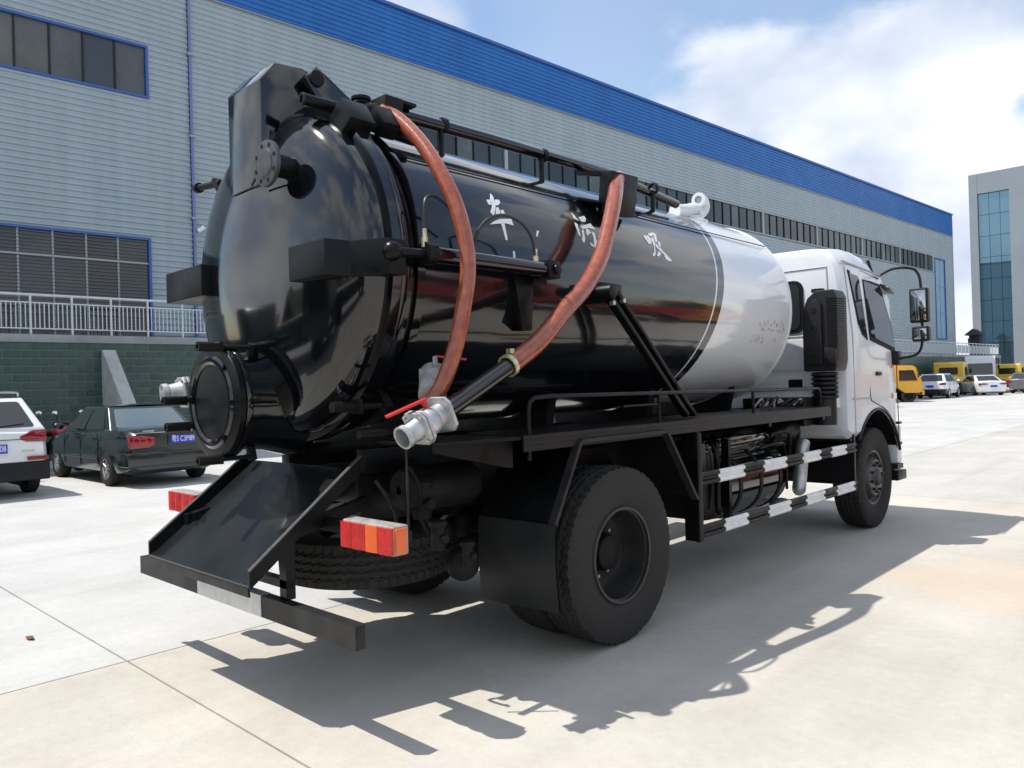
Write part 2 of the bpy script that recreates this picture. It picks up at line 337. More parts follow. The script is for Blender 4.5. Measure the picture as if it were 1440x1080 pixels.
# hills: low wooded ridge around the yard behind the viewer (mirrored in the paint and the glass)
hm = MB(); V = []; n = 90
for k in range(n+1):
    a = R(-150+k*200/n); rad = 150; h = 16+9*math.sin(k*.37)+5*math.sin(k*.9+1)+3*math.sin(k*2.1)
    dx, dy = math.cos(a), math.sin(a)
    V += [(dx*rad, -60+dy*rad, -.5), (dx*(rad+25), -60+dy*(rad+25), h*.55), (dx*(rad+60), -60+dy*(rad+60), h), (dx*(rad+120), -60+dy*(rad+120), -.5)]
F = [(4*k+j, 4*k+4+j, 4*k+5+j, 4*k+1+j) for k in range(n) for j in range(3)]
hm.add(V, F); M['wood'] = mat('wooded_hillside', (.018, .032, .014), .9, var=.5, vscale=.08, c2=(.05, .07, .03), bump=1, bscale=.2)
tag(hm.build('hills', 'wood'), kind='structure')

# ================================================================== FACTORY BUILDING (own axes: s along facade, n towards the yard)
BA = 0.0643; BD = Vector((math.sin(BA), math.cos(BA), 0)); BN = Vector((math.cos(BA), -math.sin(BA), 0))
OFFW, OFFF = -18.16, -19.66
def bf(s, n_, z): return BD*s+BN*n_+Vector((0, 0, z))
# local frame for building children: x=s (along), y=n (out), z ; realised by an Empty rotated so that local X -> BD, local Y -> BN
def bframe(o): o.matrix_world = Matrix((BD, BN, Vector((0, 0, 1)))).transposed().to_4x4()
# note (BD,BN,Z) is left-handed, so build directly in world space instead
def wall_quad(mb, prof_pts, s0, s1):     # prof_pts: (n,z) polyline extruded from s0 to s1
    k = len(prof_pts); V = [bf(s0, a, z) for a, z in prof_pts]+[bf(s1, a, z) for a, z in prof_pts]
    mb.add(V, [(i, i+1, k+i+1, k+i) for i in range(k-1)])
def bbox(mb, s0, s1, n0, n1, z0, z1):
    P = [bf(s, n_, z) for z in (z0, z1) for (s, n_) in ((s0, n0), (s1, n0), (s1, n1), (s0, n1))]
    mb.hexa(P)
fac = empty('factory_building', 'long grey corrugated factory with a blue band below its roof', 'building', bf(30, OFFF, 3.2)*1.0)
bpy.context.view_layer.update(); FI = fac.matrix_world.inverted()
def bpart(mb, name, mt, parent, bevel=0., flat=False, ang=32):
    o = mb.build(name, mt, parent, bevel=bevel, flat=flat, ang=ang)
    root = parent
    while root.parent: root = root.parent
    if parent == root: o.location = -root.location
    return o
PITCHZ = .172
def siding(s0, s1, z0, z1, mt='siding', name='siding_panel', off=0.):
    pr = []; z = math.floor(z0/PITCHZ)*PITCHZ
    while z < z1+PITCHZ:
        for dz, dn in ((0, 0), (.060, 0), (.085, .04), (.145, .04), (.172, 0)):
            zz = z+dz
            if z0-1e-6 <= zz <= z1+1e-6: pr.append((OFFF+off+dn, zz))
        z += PITCHZ
    pr = sorted(set(pr), key=lambda p: p[1]); pr = [(OFFF+off, z0)]+[p for p in pr if z0+.004 < p[1] < z1-.004]+[(OFFF+off, z1)]
    mb = MB(); wall_quad(mb, pr, s0, s1); return bpart(mb, name, mt, fac, flat=True)
S0, S1, ZB, ZG, ZT = -9., 72.5, 3.2, 13.85, 15.72
W1 = (-9, 4.18, 10.30, 11.86); W2 = (-9, 4.13, 3.21, 6.2); WS = (11.5, 67.4, 10.28, 11.70); DR = (68.0, 70.3, 4.6, 11.55)
siding(S0, 5.42, W1[3], ZG); siding(W1[1], 5.42, ZB, W1[3]); siding(S0, W1[1], W2[3], W1[2]); siding(W2[1], W1[1], ZB, W2[3])
siding(5.5, WS[0], ZB, ZG); siding(WS[0], DR[0], WS[3], ZG); siding(WS[0], DR[0], ZB, WS[2]); siding(WS[1], DR[0], WS[2], WS[3])
siding(DR[0], S1, DR[3], ZG); siding(DR[1], S1, ZB, DR[3]); siding(DR[0], DR[1], ZB, DR[2])
siding(S0, S1, ZG, ZT, 'bluesid', 'blue_fascia', off=.05)
mb = MB(); bbox(mb, S0, S1, OFFF+.0, OFFF+.16, ZT+.002, ZT+.12); bpart(mb, 'roof_capping', 'blueframe', fac)
mb = MB(); bbox(mb, S0, S1, OFFF+.002, OFFF+.10, ZG-.03, ZG-.002); bpart(mb, 'fascia_trim', 'greyframe', fac)
mb = MB(); bbox(mb, S1, S1+.06, OFFF-42, OFFF+.06, ZB-.2, ZT); bpart(mb, 'end_wall', 'siding', fac)
mb = MB(); mb.add([bf(S0, OFFF+.1, ZT+.1), bf(S1, OFFF+.1, ZT+.1), bf(S1, OFFF-42, ZT+1.6), bf(S0, OFFF-42, ZT+1.6)], [(0, 1, 2, 3)]); bpart(mb, 'roof', 'bluesid', fac, flat=True)
mb = MB(); bbox(mb, S0, S1, OFFF-.75, OFFF-.7, ZB, ZT); bpart(mb, 'inner_wall', 'dark', fac)
mb = MB(); mb.cyl(bf(5.46, OFFF+.09, ZB), bf(5.46, OFFF+.09, ZT), .045, n=10); dp = bpart(mb, 'drain_pipe', 'pipeblue', fac)
for z in (4.4, 6.9, 9.4, 11.9):
    mb = MB(); bbox(mb, 5.37, 5.55, OFFF+.02, OFFF+.16, z, z+.06); bpart(mb, 'pipe_clip', 'greyframe', dp)
mb = MB(); mb.cyl(bf(5.55, OFFF+.1, 6.55), bf(5.75, OFFF+.1, 6.7), .07, n=8); bpart(mb, 'outside_lamp', 'whiteg', fac)
def window(name, s0, s1, z0, z1, fm, panes, transoms=(), fw=.07, blind=None, mull='greyframe', mw=.05, posts=None, slats=False):
    w = MB()
    for a in ((s0-fw, s1+fw, z1, z1+fw), (s0-fw, s1+fw, z0-fw, z0), (s0-fw, s0, z0, z1), (s1, s1+fw, z0, z1)): bbox(w, a[0], a[1], OFFF-.06, OFFF+.075, a[2], a[3])
    win = bpart(w, name, fm, fac)
    zs = [z0]+list(transoms)+[z1]
    for i in range(panes):
        a, b_ = s0+(s1-s0)*i/panes, s0+(s1-s0)*(i+1)/panes
        for k in range(len(zs)-1):
            tl = random.uniform(-.006, .006); mb = MB(); P = [bf(a+.01, OFFF-.02+tl, zs[k]), bf(b_-.01, OFFF-.02-tl, zs[k]), bf(b_-.01, OFFF-.02-tl*.4, zs[k+1]), bf(a+.01, OFFF-.02+tl*.3, zs[k+1])]
            mb.hexa(P+[p-BN*.012 for p in P]); bpart(mb, 'pane', random.choice(blind) if isinstance(blind, (list, tuple)) else (blind or 'glass'), win, flat=True)
        if i:
            big = posts and i % posts == 0; ww = mw*(3 if big else 1); mb = MB(); bbox(mb, a-ww/2, a+ww/2, OFFF-.03, OFFF+(.06 if big else .02), z0, z1)
            bpart(mb, 'mullion', 'greyframe' if big else mull, win)
    for t in transoms:
        mb = MB(); bbox(mb, s0, s1, OFFF-.03, OFFF+.03, t-mw/2, t+mw/2); bpart(mb, 'transom', mull, win)
    if slats:
        mb = MB(); z = z0+.04
        while z < z1: bbox(mb, s0+.02, s1-.02, OFFF-.12, OFFF-.06, z, z+.018); z += .075
        tag(bpart(mb, 'blind_slats', 'curtain', win), kind='stuff')
    return win
M['pane2'] = mat('tinted_pane_with_curtain', (.085, .088, .088), .12, spec=.6, var=.25, vscale=.9)
M['pane3'] = mat('dim_strip_pane', (.035, .048, .055), .1, spec=.6, var=.3, vscale=.5)
M['pane2b'] = mat('pane_with_dark_room', (.045, .048, .052), .08, spec=.7)
M['pane2c'] = mat('pane_with_pale_curtain', (.13, .13, .125), .14, spec=.6, var=.3, vscale=2.5)
M['pane3b'] = mat('open_dark_pane', (.016, .021, .025), .1, spec=.6)
M['pane3c'] = mat('dusty_strip_pane', (.065, .08, .085), .22, spec=.5, var=.4, vscale=.8)
M['pane4'] = mat('pale_blue_translucent_sheet', (.22, .36, .52), .35)
window('window', W1[0], W1[1], W1[2]+.07, W1[3]-.07, 'blueframe', 16, blind=('pane2', 'pane2', 'pane2b', 'pane2c'), mull='greyed')
window('window', W2[0], W2[1], W2[2]+.07, W2[3]-.07, 'blueframe', 16, transoms=(5.45,), slats=False, blind=('glass', 'glass', 'pane2b', 'pane3'), mull='greyframe')
window('window', WS[0], WS[1], WS[2]+.07, WS[3]-.07, 'greyframe', 64, blind=('pane3', 'pane3', 'pane3b', 'pane3c'), posts=8, mull='seal', mw=.06)
window('window', DR[0], DR[1], DR[2]+.07, DR[3]-.07, 'blueframe', 2, blind='pane4', transoms=(6.9, 9.2))

gb = MB(); z = W2[2]+.1
while z < W2[3]-.1: bbox(gb, W2[0], W2[1]-.02, OFFF+.032, OFFF+.044, z, z+.014); z += .095
tag(bpart(gb, 'grille_bars', 'grille', fac, flat=True), kind='stuff')
# terrace, retaining wall, tiles, balustrade
ter = MB(); bbox(ter, S0, 80, OFFF-2, OFFW-.05, 0, 3.18); tag(ter.build('terrace', 'terr', flat=True), kind='structure')
rw = empty('retaining_wall', 'dark green tiled retaining wall under the white railing', 'wall', bf(2, OFFW, 0))
def rpart(mb, name, mt, parent=None, **k):
    o = mb.build(name, mt, parent or rw, **k)
    if (parent or rw) == rw: o.location = -rw.location
    return o
mb = MB(); bbox(mb, S0, 80, OFFW-.05, OFFW, 0, 3.0); rpart(mb, 'wall_face', 'grout', flat=True)
mb = MB(); bbox(mb, S0, 80, OFFW-.4, OFFW+.05, 3.0, 3.2); rpart(mb, 'coping', 'terr', bevel=.01)
TH, TL = .2, .40
def tile_mesh(mt):
    t = MB(); g = .009; P = [(a, b_) for a, b_ in ((g, g), (TL-g, g), (TL-g, TH-g), (g, TH-g))]
    Q = [BD*a+Vector((0, 0, b_)) for a, b_ in P]; t.hexa([q-BN*.004 for q in Q]+[q+BN*.013 for q in Q]); return t.mesh('tile', M[mt], bevel=.002, seg=1)
tms = [tile_mesh(k) for k in ('green1', 'green2', 'green3')]
far = MB()
for j in range(15):
    s = -.4+(j % 2)*.2; 
    while s < 6.6:
        if j >= 0 and (j > 3) :
            o = link('tile', random.choice(tms), rw); o.location = bf(s, OFFW+random.uniform(0, .002), j*TH)-rw.location
        s += TL
for j in range(15):
    for i in range(300):
        s = 6.8+(j % 2)*.2+i*TL
        if s > 79.4: break
        P = [bf(s+a, OFFW+n_, j*TH+b_) for n_ in (-.004, .012) for a, b_ in ((.007, .007), (TL-.007, .007), (TL-.007, TH-.007), (.007, TH-.007))]; far.hexa(P)
for j in range(4):
    for i in range(20):
        s = -.4+(j % 2)*.2+i*TL
        if s < 6.6:
            P = [bf(s+a, OFFW+n_, j*TH+b_) for n_ in (-.004, .012) for a, b_ in ((.007, .007), (TL-.007, .007), (TL-.007, TH-.007), (.007, TH-.007))]; far.hexa(P)
tag(rpart(far, 'far_tiles', 'green1', flat=True), kind='stuff')
bal = empty('balustrade', 'white metal railing along the terrace in front of the factory', 'railing', bf(2, OFFW-.1, 3.2))
def lpart(mb, name, mt='rail', **k):
    o = mb.build(name, mt, bal, **k); o.location = -bal.location; return o
mb = MB(); mb.cyl(bf(S0, OFFW-.1, 4.20), bf(80, OFFW-.1, 4.20), .035, n=10); lpart(mb, 'handrail')
mb = MB(); bbox(mb, S0, 80, OFFW-.115, OFFW-.085, 3.99, 4.02); lpart(mb, 'upper_rail')
mb = MB(); bbox(mb, S0, 80, OFFW-.115, OFFW-.085, 3.34, 3.37); lpart(mb, 'lower_rail')
pm = MB(); pm.cyl((0, 0, 0), (0, 0, 1.0), .028, n=8); pme = pm.mesh('post', M['rail'])
bm_ = MB(); bm_.box((0, 0, .31), (.022, .022, .62)); bme = bm_.mesh('baluster', M['rail'], flat=True)
sfar = MB()
i = -9
while -.1+i*.93 < 79:
    s = -.1+i*.93
    if s < 6:
        o = link('post', pme, bal); o.location = bf(s, OFFW-.07, 3.05)-bal.location; o.scale.z = 1.16
    else: sfar.cyl(bf(s, OFFW-.07, 3.05), bf(s, OFFW-.07, 4.2), .028, n=6)
    for k in range(1, 9):
        q = s+k*.93/9
        if -1 < q < 6: o = link('baluster', bme, bal); o.location = bf(q, OFFW-.1, 3.37)-bal.location
        else: bbox(sfar, q-.011, q+.011, OFFW-.111, OFFW-.089, 3.37, 3.99)
    i += 1
tag(lpart(sfar, 'far_balusters', flat=True), kind='stuff')
# concrete buttress wedge
mb = MB(); P = [(0, 0), (3.2, 0), (3.2, .1), (.12, 2.82), (0, 2.82)]
V = [bf(s, OFFW+.02+a, z) for s in (2.40, 2.72) for a, z in P]; k = len(P)
mb.add(V, [tuple(range(k)), tuple(range(2*k-1, k-1, -1))]+[(i, k+i, k+(i+1) % k, (i+1) % k) for i in range(k)])
tag(mb.build('buttress', 'concrete', bevel=.015), 'grey concrete wedge buttress leaning on the green tiled wall', 'buttress')
# ---- far glass tower
tw = empty('glass_tower', 'white clad tower with tall blue glass front at far right', 'building', (-14, 93, 0))
def tpart(mb, name, mt, parent=None, **k):
    o = mb.build(name, mt, parent or tw, **k)
    if not parent: o.location = (14, -93, 0)
    return o
mb = MB(); mb.bb(-17.9, -17.1, 93, 101, 0, 23.4); mb.bb(-17.1, 0, 93.02, 101, 21.2, 23.4); tpart(mb, 'frame', 'towerw')
mb = MB(); mb.bb(-14.0, -12.6, 92.4, 101, 0, 21.18); tpart(mb, 'pier', 'towerw')
mb = MB(); mb.bb(-5, 0, 92.7, 101, 0, 21.18); tpart(mb, 'side_wing', 'towerw')
for i in range(3):
    for j in range(9):
        x0 = -17.1+i*3.1/3; z0 = .2+j*21/9; tl = random.uniform(-.01, .01); mb = MB()
        mb.hexa([(x0+.02, 93.3+tl, z0+.02), (x0+1.013, 93.3-tl, z0+.02), (x0+1.013, 93.36-tl, z0+.02), (x0+.02, 93.36+tl, z0+.02), (x0+.02, 93.3+tl, z0+2.31), (x0+1.013, 93.3-tl, z0+2.31), (x0+1.013, 93.36, z0+2.31), (x0+.02, 93.36, z0+2.31)])
        tpart(mb, 'pane', 'towerg', flat=True)
for i in range(7):
    for j in range(9):
        x0 = -12.6+i*7.6/7; z0 = .2+j*21/9; mb = MB(); mb.bb(x0+.02, x0+1.06, 93.3, 93.36, z0+.02, z0+2.31); tpart(mb, 'pane', 'towerg', flat=True)
mb = MB(); mb.bb(-17.1, -5, 93.37, 93.5, 0, 21.18); tpart(mb, 'backing', 'dark')
# small roofed hut beyond the railing
ht = empty('hut', 'small dark roofed hut beyond the railing beside the glass tower', 'hut', (-16.6, 86, 0))
mb = MB(); mb.bb(-.1, .8, 0, 1.2, 0, 5.5); mb.build('wall', 'greyed', ht)
mb = MB(); mb.prism([(-.45, 5.5), (1.1, 5.5), (.9, 5.7), (.33, 6.15), (-.25, 5.7)], 'y', -.4, 1.6); mb.build('roof', 'greyed', ht)
for x in (-.2, .3):
    mb = MB(); mb.bb(x, x+.36, -.03, .03, 4.5, 5.2); mb.build('window', 'glass', ht)

# ================================================================== VACUUM TRUCK (origin on the ground under the rear axle, +Y forward, +X right)
TR = empty('vacuum_truck', 'black and white vacuum tanker truck with red hoses, seen from behind', 'truck')
ZC, RT = 2.19, .87
# ---- tank
n = 96; prof = [(.80, -1.36), (RT, -1.355), (RT, 3.18)]
for k in range(1, 13):
    a = math.pi/2*k/12; prof.append((max(.001, RT*math.cos(a)), 3.18+.26*math.sin(a)))
tank = MB().lathe(prof, (0, 0, ZC), (0, 1, 0), n=n).build('tank', 'tank', TR, ang=50)
mb = MB().lathe([(RT, 3.172), (RT+.006, 3.175), (RT+.006, 3.187), (RT, 3.19)], (0, 0, ZC), (0, 1, 0), n=96); mb.build('weld_ring', 'white', tank)
mb = MB().beam((.648, -1.3, 2.783), (.648, 3.15, 2.783), .006, .006, up=(.65, 0, .6)); mb.build('seam', 'seal', tank)
mb = MB().lathe([(.85, -1.345), (.93, -1.345), (.93, -1.385), (.85, -1.385)], (0, 0, ZC), (0, 1, 0), n=96); mb.build('tank_flange', 'black', tank, bevel=.004)
mb = MB().lathe([(.872, -1.20), (.892, -1.205), (.892, -1.255), (.872, -1.26)], (0, 0, ZC), (0, 1, 0), n=96); mb.build('stiffener_ring', 'black', tank)
# lettering brushed on the tank side and two small white ticks: outline of each as (y, angle) on the shell
GLYPHS = [[(-0.565, 0.573), (-0.557, 0.545), (-0.579, 0.458), (-0.594, 0.426), (-0.624, 0.374), (-0.638, 0.400), (-0.609, 0.451), (-0.594, 0.515)], [(-0.631, 0.503), (-0.600, 0.510), (-0.612, 0.465), (-0.627, 0.465)], [(-0.557, 0.520), (-0.518, 0.529), (-0.520, 0.501), (-0.549, 0.476), (-0.573, 0.471)], [(-0.576, 0.452), (-0.554, 0.457), (-0.557, 0.388), (-0.608, 0.379)], [(-0.545, 0.436), (-0.520, 0.444), (-0.518, 0.407), (-0.548, 0.401)], [(-0.678, 0.305), (-0.631, 0.337), (-0.575, 0.363), (-0.479, 0.380), (-0.475, 0.332), (-0.543, 0.336), (-0.594, 0.325)], [(-0.579, 0.362), (-0.548, 0.365), (-0.557, 0.215), (-0.573, 0.210)], [(-0.273, 0.324), (-0.254, 0.327), (-0.286, 0.275), (-0.292, 0.285)], [(-0.528, 0.142), (-0.514, 0.143), (-0.513, 0.075), (-0.531, 0.073)], [(0.175, 0.566), (0.192, 0.527), (0.205, 0.495), (0.170, 0.509)], [(0.223, 0.529), (0.300, 0.561), (0.306, 0.535), (0.277, 0.498), (0.235, 0.492)], [(0.152, 0.468), (0.177, 0.456), (0.168, 0.430), (0.155, 0.341), (0.146, 0.359), (0.148, 0.426)], [(0.199, 0.443), (0.328, 0.493), (0.349, 0.441), (0.334, 0.440), (0.292, 0.445), (0.209, 0.420)], [(0.204, 0.410), (0.213, 0.409), (0.195, 0.328), (0.171, 0.293), (0.157, 0.322), (0.182, 0.357)], [(0.246, 0.427), (0.268, 0.431), (0.288, 0.398), (0.260, 0.389), (0.243, 0.369), (0.232, 0.377)], [(0.300, 0.412), (0.328, 0.404), (0.314, 0.315), (0.291, 0.274), (0.273, 0.279), (0.299, 0.368)], [(0.233, 0.315), (0.269, 0.296), (0.264, 0.273), (0.243, 0.290)], [(0.938, 0.477), (0.981, 0.501), (0.977, 0.480), (0.981, 0.407), (0.967, 0.405), (0.950, 0.444)], [(0.992, 0.495), (1.015, 0.503), (1.026, 0.468), (1.011, 0.419), (0.981, 0.410), (0.989, 0.450)], [(1.022, 0.521), (1.105, 0.547), (1.124, 0.544), (1.079, 0.510), (1.036, 0.492)], [(1.105, 0.547), (1.138, 0.533), (1.102, 0.453), (1.082, 0.442), (1.093, 0.500)], [(1.040, 0.475), (1.076, 0.497), (1.054, 0.422), (1.011, 0.326), (0.990, 0.298), (0.958, 0.294), (1.005, 0.347), (1.032, 0.411)], [(1.104, 0.453), (1.140, 0.451), (1.115, 0.396), (1.101, 0.413)], [(1.060, 0.423), (1.077, 0.425), (1.112, 0.377), (1.176, 0.315), (1.204, 0.289), (1.201, 0.276), (1.163, 0.275), (1.127, 0.290), (1.125, 0.330), (1.055, 0.387)], [(1.067, 0.355), (1.088, 0.336), (1.063, 0.311), (1.037, 0.299), (1.021, 0.309)]]
for ring in GLYPHS:
    k = len(ring); V = [(rr*math.cos(t), y, ZC+rr*math.sin(t)) for rr in (RT+.0035, RT-.002) for y, t in ring]
    MB().add(V, [tuple(range(k))]+[(i, k+i, k+(i+1) % k, (i+1) % k) for i in range(k)]).build('white_stroke', 'decal', tank, flat=True)
# small faded print on the white front part
rnd = random.Random(3); pr_ = MB()
for row, (t0, y0, y1, h_) in enumerate(((-.20, 2.55, 3.05, .035), (-.255, 2.58, 3.05, .03), (-.37, 2.46, 2.66, .06), (-.36, 2.86, 2.94, .035))):
    y = y0
    while y < y1:
        for _ in range(3):
            a, b_ = rnd.uniform(0, .045), rnd.uniform(-h_/2, h_/2); w_, hh = (rnd.uniform(.012, .035), .006) if rnd.random() < .5 else (.006, rnd.uniform(.012, h_))
            q = [(y+a, t0+b_/RT), (y+a+w_, t0+b_/RT), (y+a+w_, t0+(b_+hh)/RT), (y+a, t0+(b_+hh)/RT)]
            pr_.add([((RT+.003)*math.cos(t), yy, ZC+(RT+.003)*math.sin(t)) for yy, t in q], [(0, 1, 2, 3)])
        y += .066
pr_.build('faded_print', 'brown', tank, flat=True)
# ---- rear door
DX = -1.388
prof = [(.93, -.0), (.93, -.052), (.893, -.052)]
for k in range(0, 17):
    a = math.pi/2*k/16; prof.append((max(.001, .89*math.cos(a)), -.052-.27*max(0, 1-math.cos(a)**2.5)**.4))
door = MB().lathe(prof, (0, DX, ZC), (0, 1, 0), n=96).build('rear_door', 'black', TR, ang=40)
for k in range(40):
    a = 2*math.pi*k/40+.05; c = Vector((.907*math.cos(a), 0, ZC+.907*math.sin(a)))
# hinge arm box over the door
arm = MB().prism([(-1.70, 2.64), (-1.70, 3.19), (-1.61, 3.30), (-1.45, 3.315), (-1.39, 3.30), (-1.30, 3.20), (-1.15, 3.12), (-1.13, 3.03), (-1.36, 3.09), (-1.44, 3.03), (-1.50, 2.90), (-1.56, 2.72), (-1.60, 2.64)], 'x', -.18, .18)
hinge = arm.build('hinge_arm', 'black', TR, bevel=.008)
MB().cyl((-.26, -1.40, 3.25), (.26, -1.40, 3.25), .045, n=20).build('hinge_pin', 'blackd', hinge, bevel=.006)
for x in (-.23, .23):
    MB().prism([(-1.47, 3.24), (-1.40, 3.32), (-1.34, 3.29), (-1.02, 3.10), (-.98, 2.98), (-1.25, 3.0), (-1.36, 3.1)], 'x', x-.015, x+.015).build('hinge_plate', 'black', hinge, bevel=.004)
# side boxes on the door
for sx in (1, -1):
    pl = [(.48, -1.74), (.80, -1.74), (.815, -1.61), (.99, -1.51), (.99, -1.41), (.60, -1.45), (.48, -1.60)]
    pl = [(x*sx, y) for x, y in pl] if sx > 0 else [(-.98, -1.735), (-.48, -1.74), (-.48, -1.6), (-.7, -1.45), (-.98, -1.42)]
    MB().prism(pl, 'z', 2.085 if sx > 0 else 2.115, 2.255 if sx > 0 else 2.30).build('side_bracket', 'blackm', door, bevel=.006)
# nozzle with flange on the door
nz = Vector((.375, -.065, 2.685))
noz = MB().cyl((.375, -1.60, 2.685), (.375, -1.78, 2.685), .058, n=24).build('nozzle', 'blackm', door)
fl = MB().lathe([(.03, -1.705), (.115, -1.705), (.115, -1.728), (.07, -1.729), (.068, -1.735), (.001, -1.735)], nz, (0, 1, 0), n=40).build('nozzle_flange', 'flange', door, bevel=.002)
for k in range(8):
    a = 2*math.pi*k/8+.3; MB().cyl((.375+.093*math.cos(a), -1.792, 2.685+.093*math.sin(a)), (.375+.093*math.cos(a), -1.796, 2.685+.093*math.sin(a)), .011, n=8).build('bolt_hole', 'seal', noz)
MB().tube([(.30, -1.78, 2.67), (.22, -1.76, 2.65), (.14, -1.74, 2.63)], .006, n=6).build('lever', 'blackm', noz)
# big discharge port with clamped cover
PX, PZ = -.11, 1.50
port = MB().lathe([(.33, -1.40), (.275, -1.60), (.265, -1.70), (.265, -1.83)], (PX, 0, PZ), (0, 1, 0), n=48).build('discharge_port', 'black', TR)
MB().lathe([(.255, -1.79), (.305, -1.79), (.305, -1.825), (.255, -1.825)], (PX, 0, PZ), (0, 1, 0), n=48).build('port_flange', 'black', port, bevel=.004)
MB().lathe([(.20, -1.8755), (.215, -1.885), (.235, -1.885), (.25, -1.8735)], (PX, 0, PZ), (0, 1, 0), n=48).build('cover_ring', 'black', port)
cov = MB().lathe([(.001, -1.875), (.25, -1.872), (.30, -1.865), (.305, -1.86), (.305, -1.832), (.2, -1.83)], (PX, 0, PZ), (0, 1, 0), n=48).build('port_cover', 'blackm', port)
for k, a in enumerate((66, 178, 205, -72)):
    a = R(a); c = Vector((PX+.315*math.cos(a), 0, PZ+.315*math.sin(a))); o_ = Vector((math.cos(a), 0, math.sin(a)))
    mb = MB().cyl(c+Vector((0, -2.0, 0)), c+Vector((0, -1.70, 0)), .012, n=10); mb.cyl(c+Vector((0, -2.0, 0)), c+Vector((0, -1.885, 0)), .026, n=14)
    mb.box(c+Vector((0, -1.88, 0)), (.05, .016, .05)); mb.beam(c+Vector((0, -1.70, 0))-o_*.05, c+Vector((0, -1.70, 0))+o_*.02, .03, .04, up=(0, 1, 0)); mb.build('swing_bolt', 'blackd', port)
# door clamps round the flange
def clamp(a, ln=.22):
    a = R(a); o_ = Vector((math.cos(a), 0, math.sin(a))); c = Vector((0, 0, ZC))+o_*.955
    mb = MB(); mb.cyl(c+Vector((0, -1.58, 0)), c+Vector((0, -1.25, 0)), .016, n=10); mb.cyl(c+Vector((0, -1.60, 0)), c+Vector((0, -1.46, 0)), .027, n=14)
    mb.box(c+Vector((0, -1.452, 0)), (.075, .02, .075)); mb.beam(c+Vector((0, -1.27, 0))-o_*.09, c+Vector((0, -1.27, 0))+o_*.03, .05, .05, up=(0, 1, 0))
    mb.build('door_clamp', 'blackd', door)
for a in (232, -50): clamp(a)
mb = MB().cyl((-.86, -1.42, 2.90), (-1.16, -1.42, 2.93), .022, n=12); mb.cyl((-1.16, -1.42, 2.93), (-1.20, -1.42, 2.934), .034, n=12); mb.beam((-.80, -1.42, 2.80), (-.92, -1.42, 2.93), .03, .06, up=(0, 1, 0)); mb.build('clamp_bar', 'blackd', door)
# hydraulic lock + clamp block at the top right of the flange
lk = MB(); lk.box((.56, -1.40, 2.93), (.16, .16, .15), Matrix.Rotation(R(-35), 3, 'Y')); lk.box((.60, -1.22, 2.96), (.10, .12, .14), Matrix.Rotation(R(-35), 3, 'Y')); lk.beam((.50, -1.44, 2.98), (.62, -1.02, 2.90), .06, .05)
lk.build('lock_block', 'blackm', door, bevel=.008)
tb = MB().cyl((.40, -1.58, 3.05), (.46, -1.24, 3.03), .032, n=18).build('lock_tube', 'blackm', door)
MB().lathe([(.022, 0), (.034, 0), (.034, .012), (.022, .012)], (.398, -1.592, 3.051), (.17, .98, -.06), n=18).build('tube_rim', 'greyed', door)
# coupling cluster where the rear hose meets the top pipe
cl = MB(); cl.cyl((.40, -1.22, 2.98), (.40, -1.22, 3.13), .045, n=16); cl.cyl((.40, -1.22, 3.13), (.40, -1.22, 3.15), .055, n=16)
for k in range(5): cl.lathe([(.045, 0), (.052, .006), (.052, .014), (.045, .02)], (.40, -1.22, 3.0+k*.026), (0, 0, 1), n=16)
cl.box((.50, -1.12, 3.07), (.13, .12, .13)); cl.box((.50, -1.05, 3.13), (.10, .2, .02)); cl.cyl((.44, -1.22, 3.07), (.50, -1.12, 3.07), .04, n=12)
cl.build('hose_coupling', 'blackd', TR, bevel=.006)
# ---- top pipes and hose rack
mb = MB().tube([(.47, -1.05, 3.085), (.47, -.3, 3.10), (.46, .9, 3.115), (.42, 1.98, 3.045)], .036, n=16); tp = mb.build('top_pipe', 'black', TR)
for y in (-.70, .2, 1.55):
    MB().cyl((.468, y, 2.90), (.468, y, 3.08), .018, n=8).build('pipe_post', 'blackm', tp)
    MB().lathe([(.036, 0), (.046, .003), (.046, .03), (.036, .033)], (.468, y, 3.10), (0, 1, .01), n=16).build('pipe_clip', 'blackm', tp)
MB().tube([(-.40, -1.1, 3.12), (-.40, 1.9, 3.12)], .02, n=8).build('far_pipe', 'blackm', tp)
for y in (-.6, .5, 1.6): MB().cyl((-.40, y, 2.9), (-.40, y, 3.12), .014, n=8).build('far_post', 'blackm', tp)
# hose cradle
cr_ = MB(); cr_.hexa([(.70, .50, 2.70), (.80, .44, 2.68), (.80, .80, 2.70), (.70, .82, 2.72), (.72, .52, 2.99), (.84, .48, 2.97), (.84, .80, 2.98), (.72, .82, 3.0)])
cr_.beam((.45, .62, 3.06), (.78, .62, 2.98), .05, .04); cr_.beam((.60, .40, 2.80), (.74, .55, 2.76), .12, .02)
cr_.build('hose_cradle', 'blackm', TR, bevel=.006)
# white breather elbow on the front top
mb = MB(); mb.lathe([(.16, 2.96), (.16, 3.02), (.12, 3.04), (.12, 3.06)], (.18, 2.62, 0), (0, 0, 1), n=24, cap1=True)
mb.tube(spline([(.18, 2.35, 3.085), (.20, 2.5, 3.10), (.24, 2.66, 3.14)], 5), .065, n=16); mb.tube(spline([(.24, 2.60, 3.08), (.24, 2.70, 3.11), (.25, 2.74, 3.16), (.26, 2.70, 3.205), (.28, 2.62, 3.205)], 6), .06, n=16)
mb.build('breather_elbow', 'white', TR)
MB().lathe([(.035, 0), (.066, 0), (.066, .03), (.035, .03)], (.28, 2.62, 3.205), (.1, -1, 0), n=20).build('elbow_rim', 'white', TR)
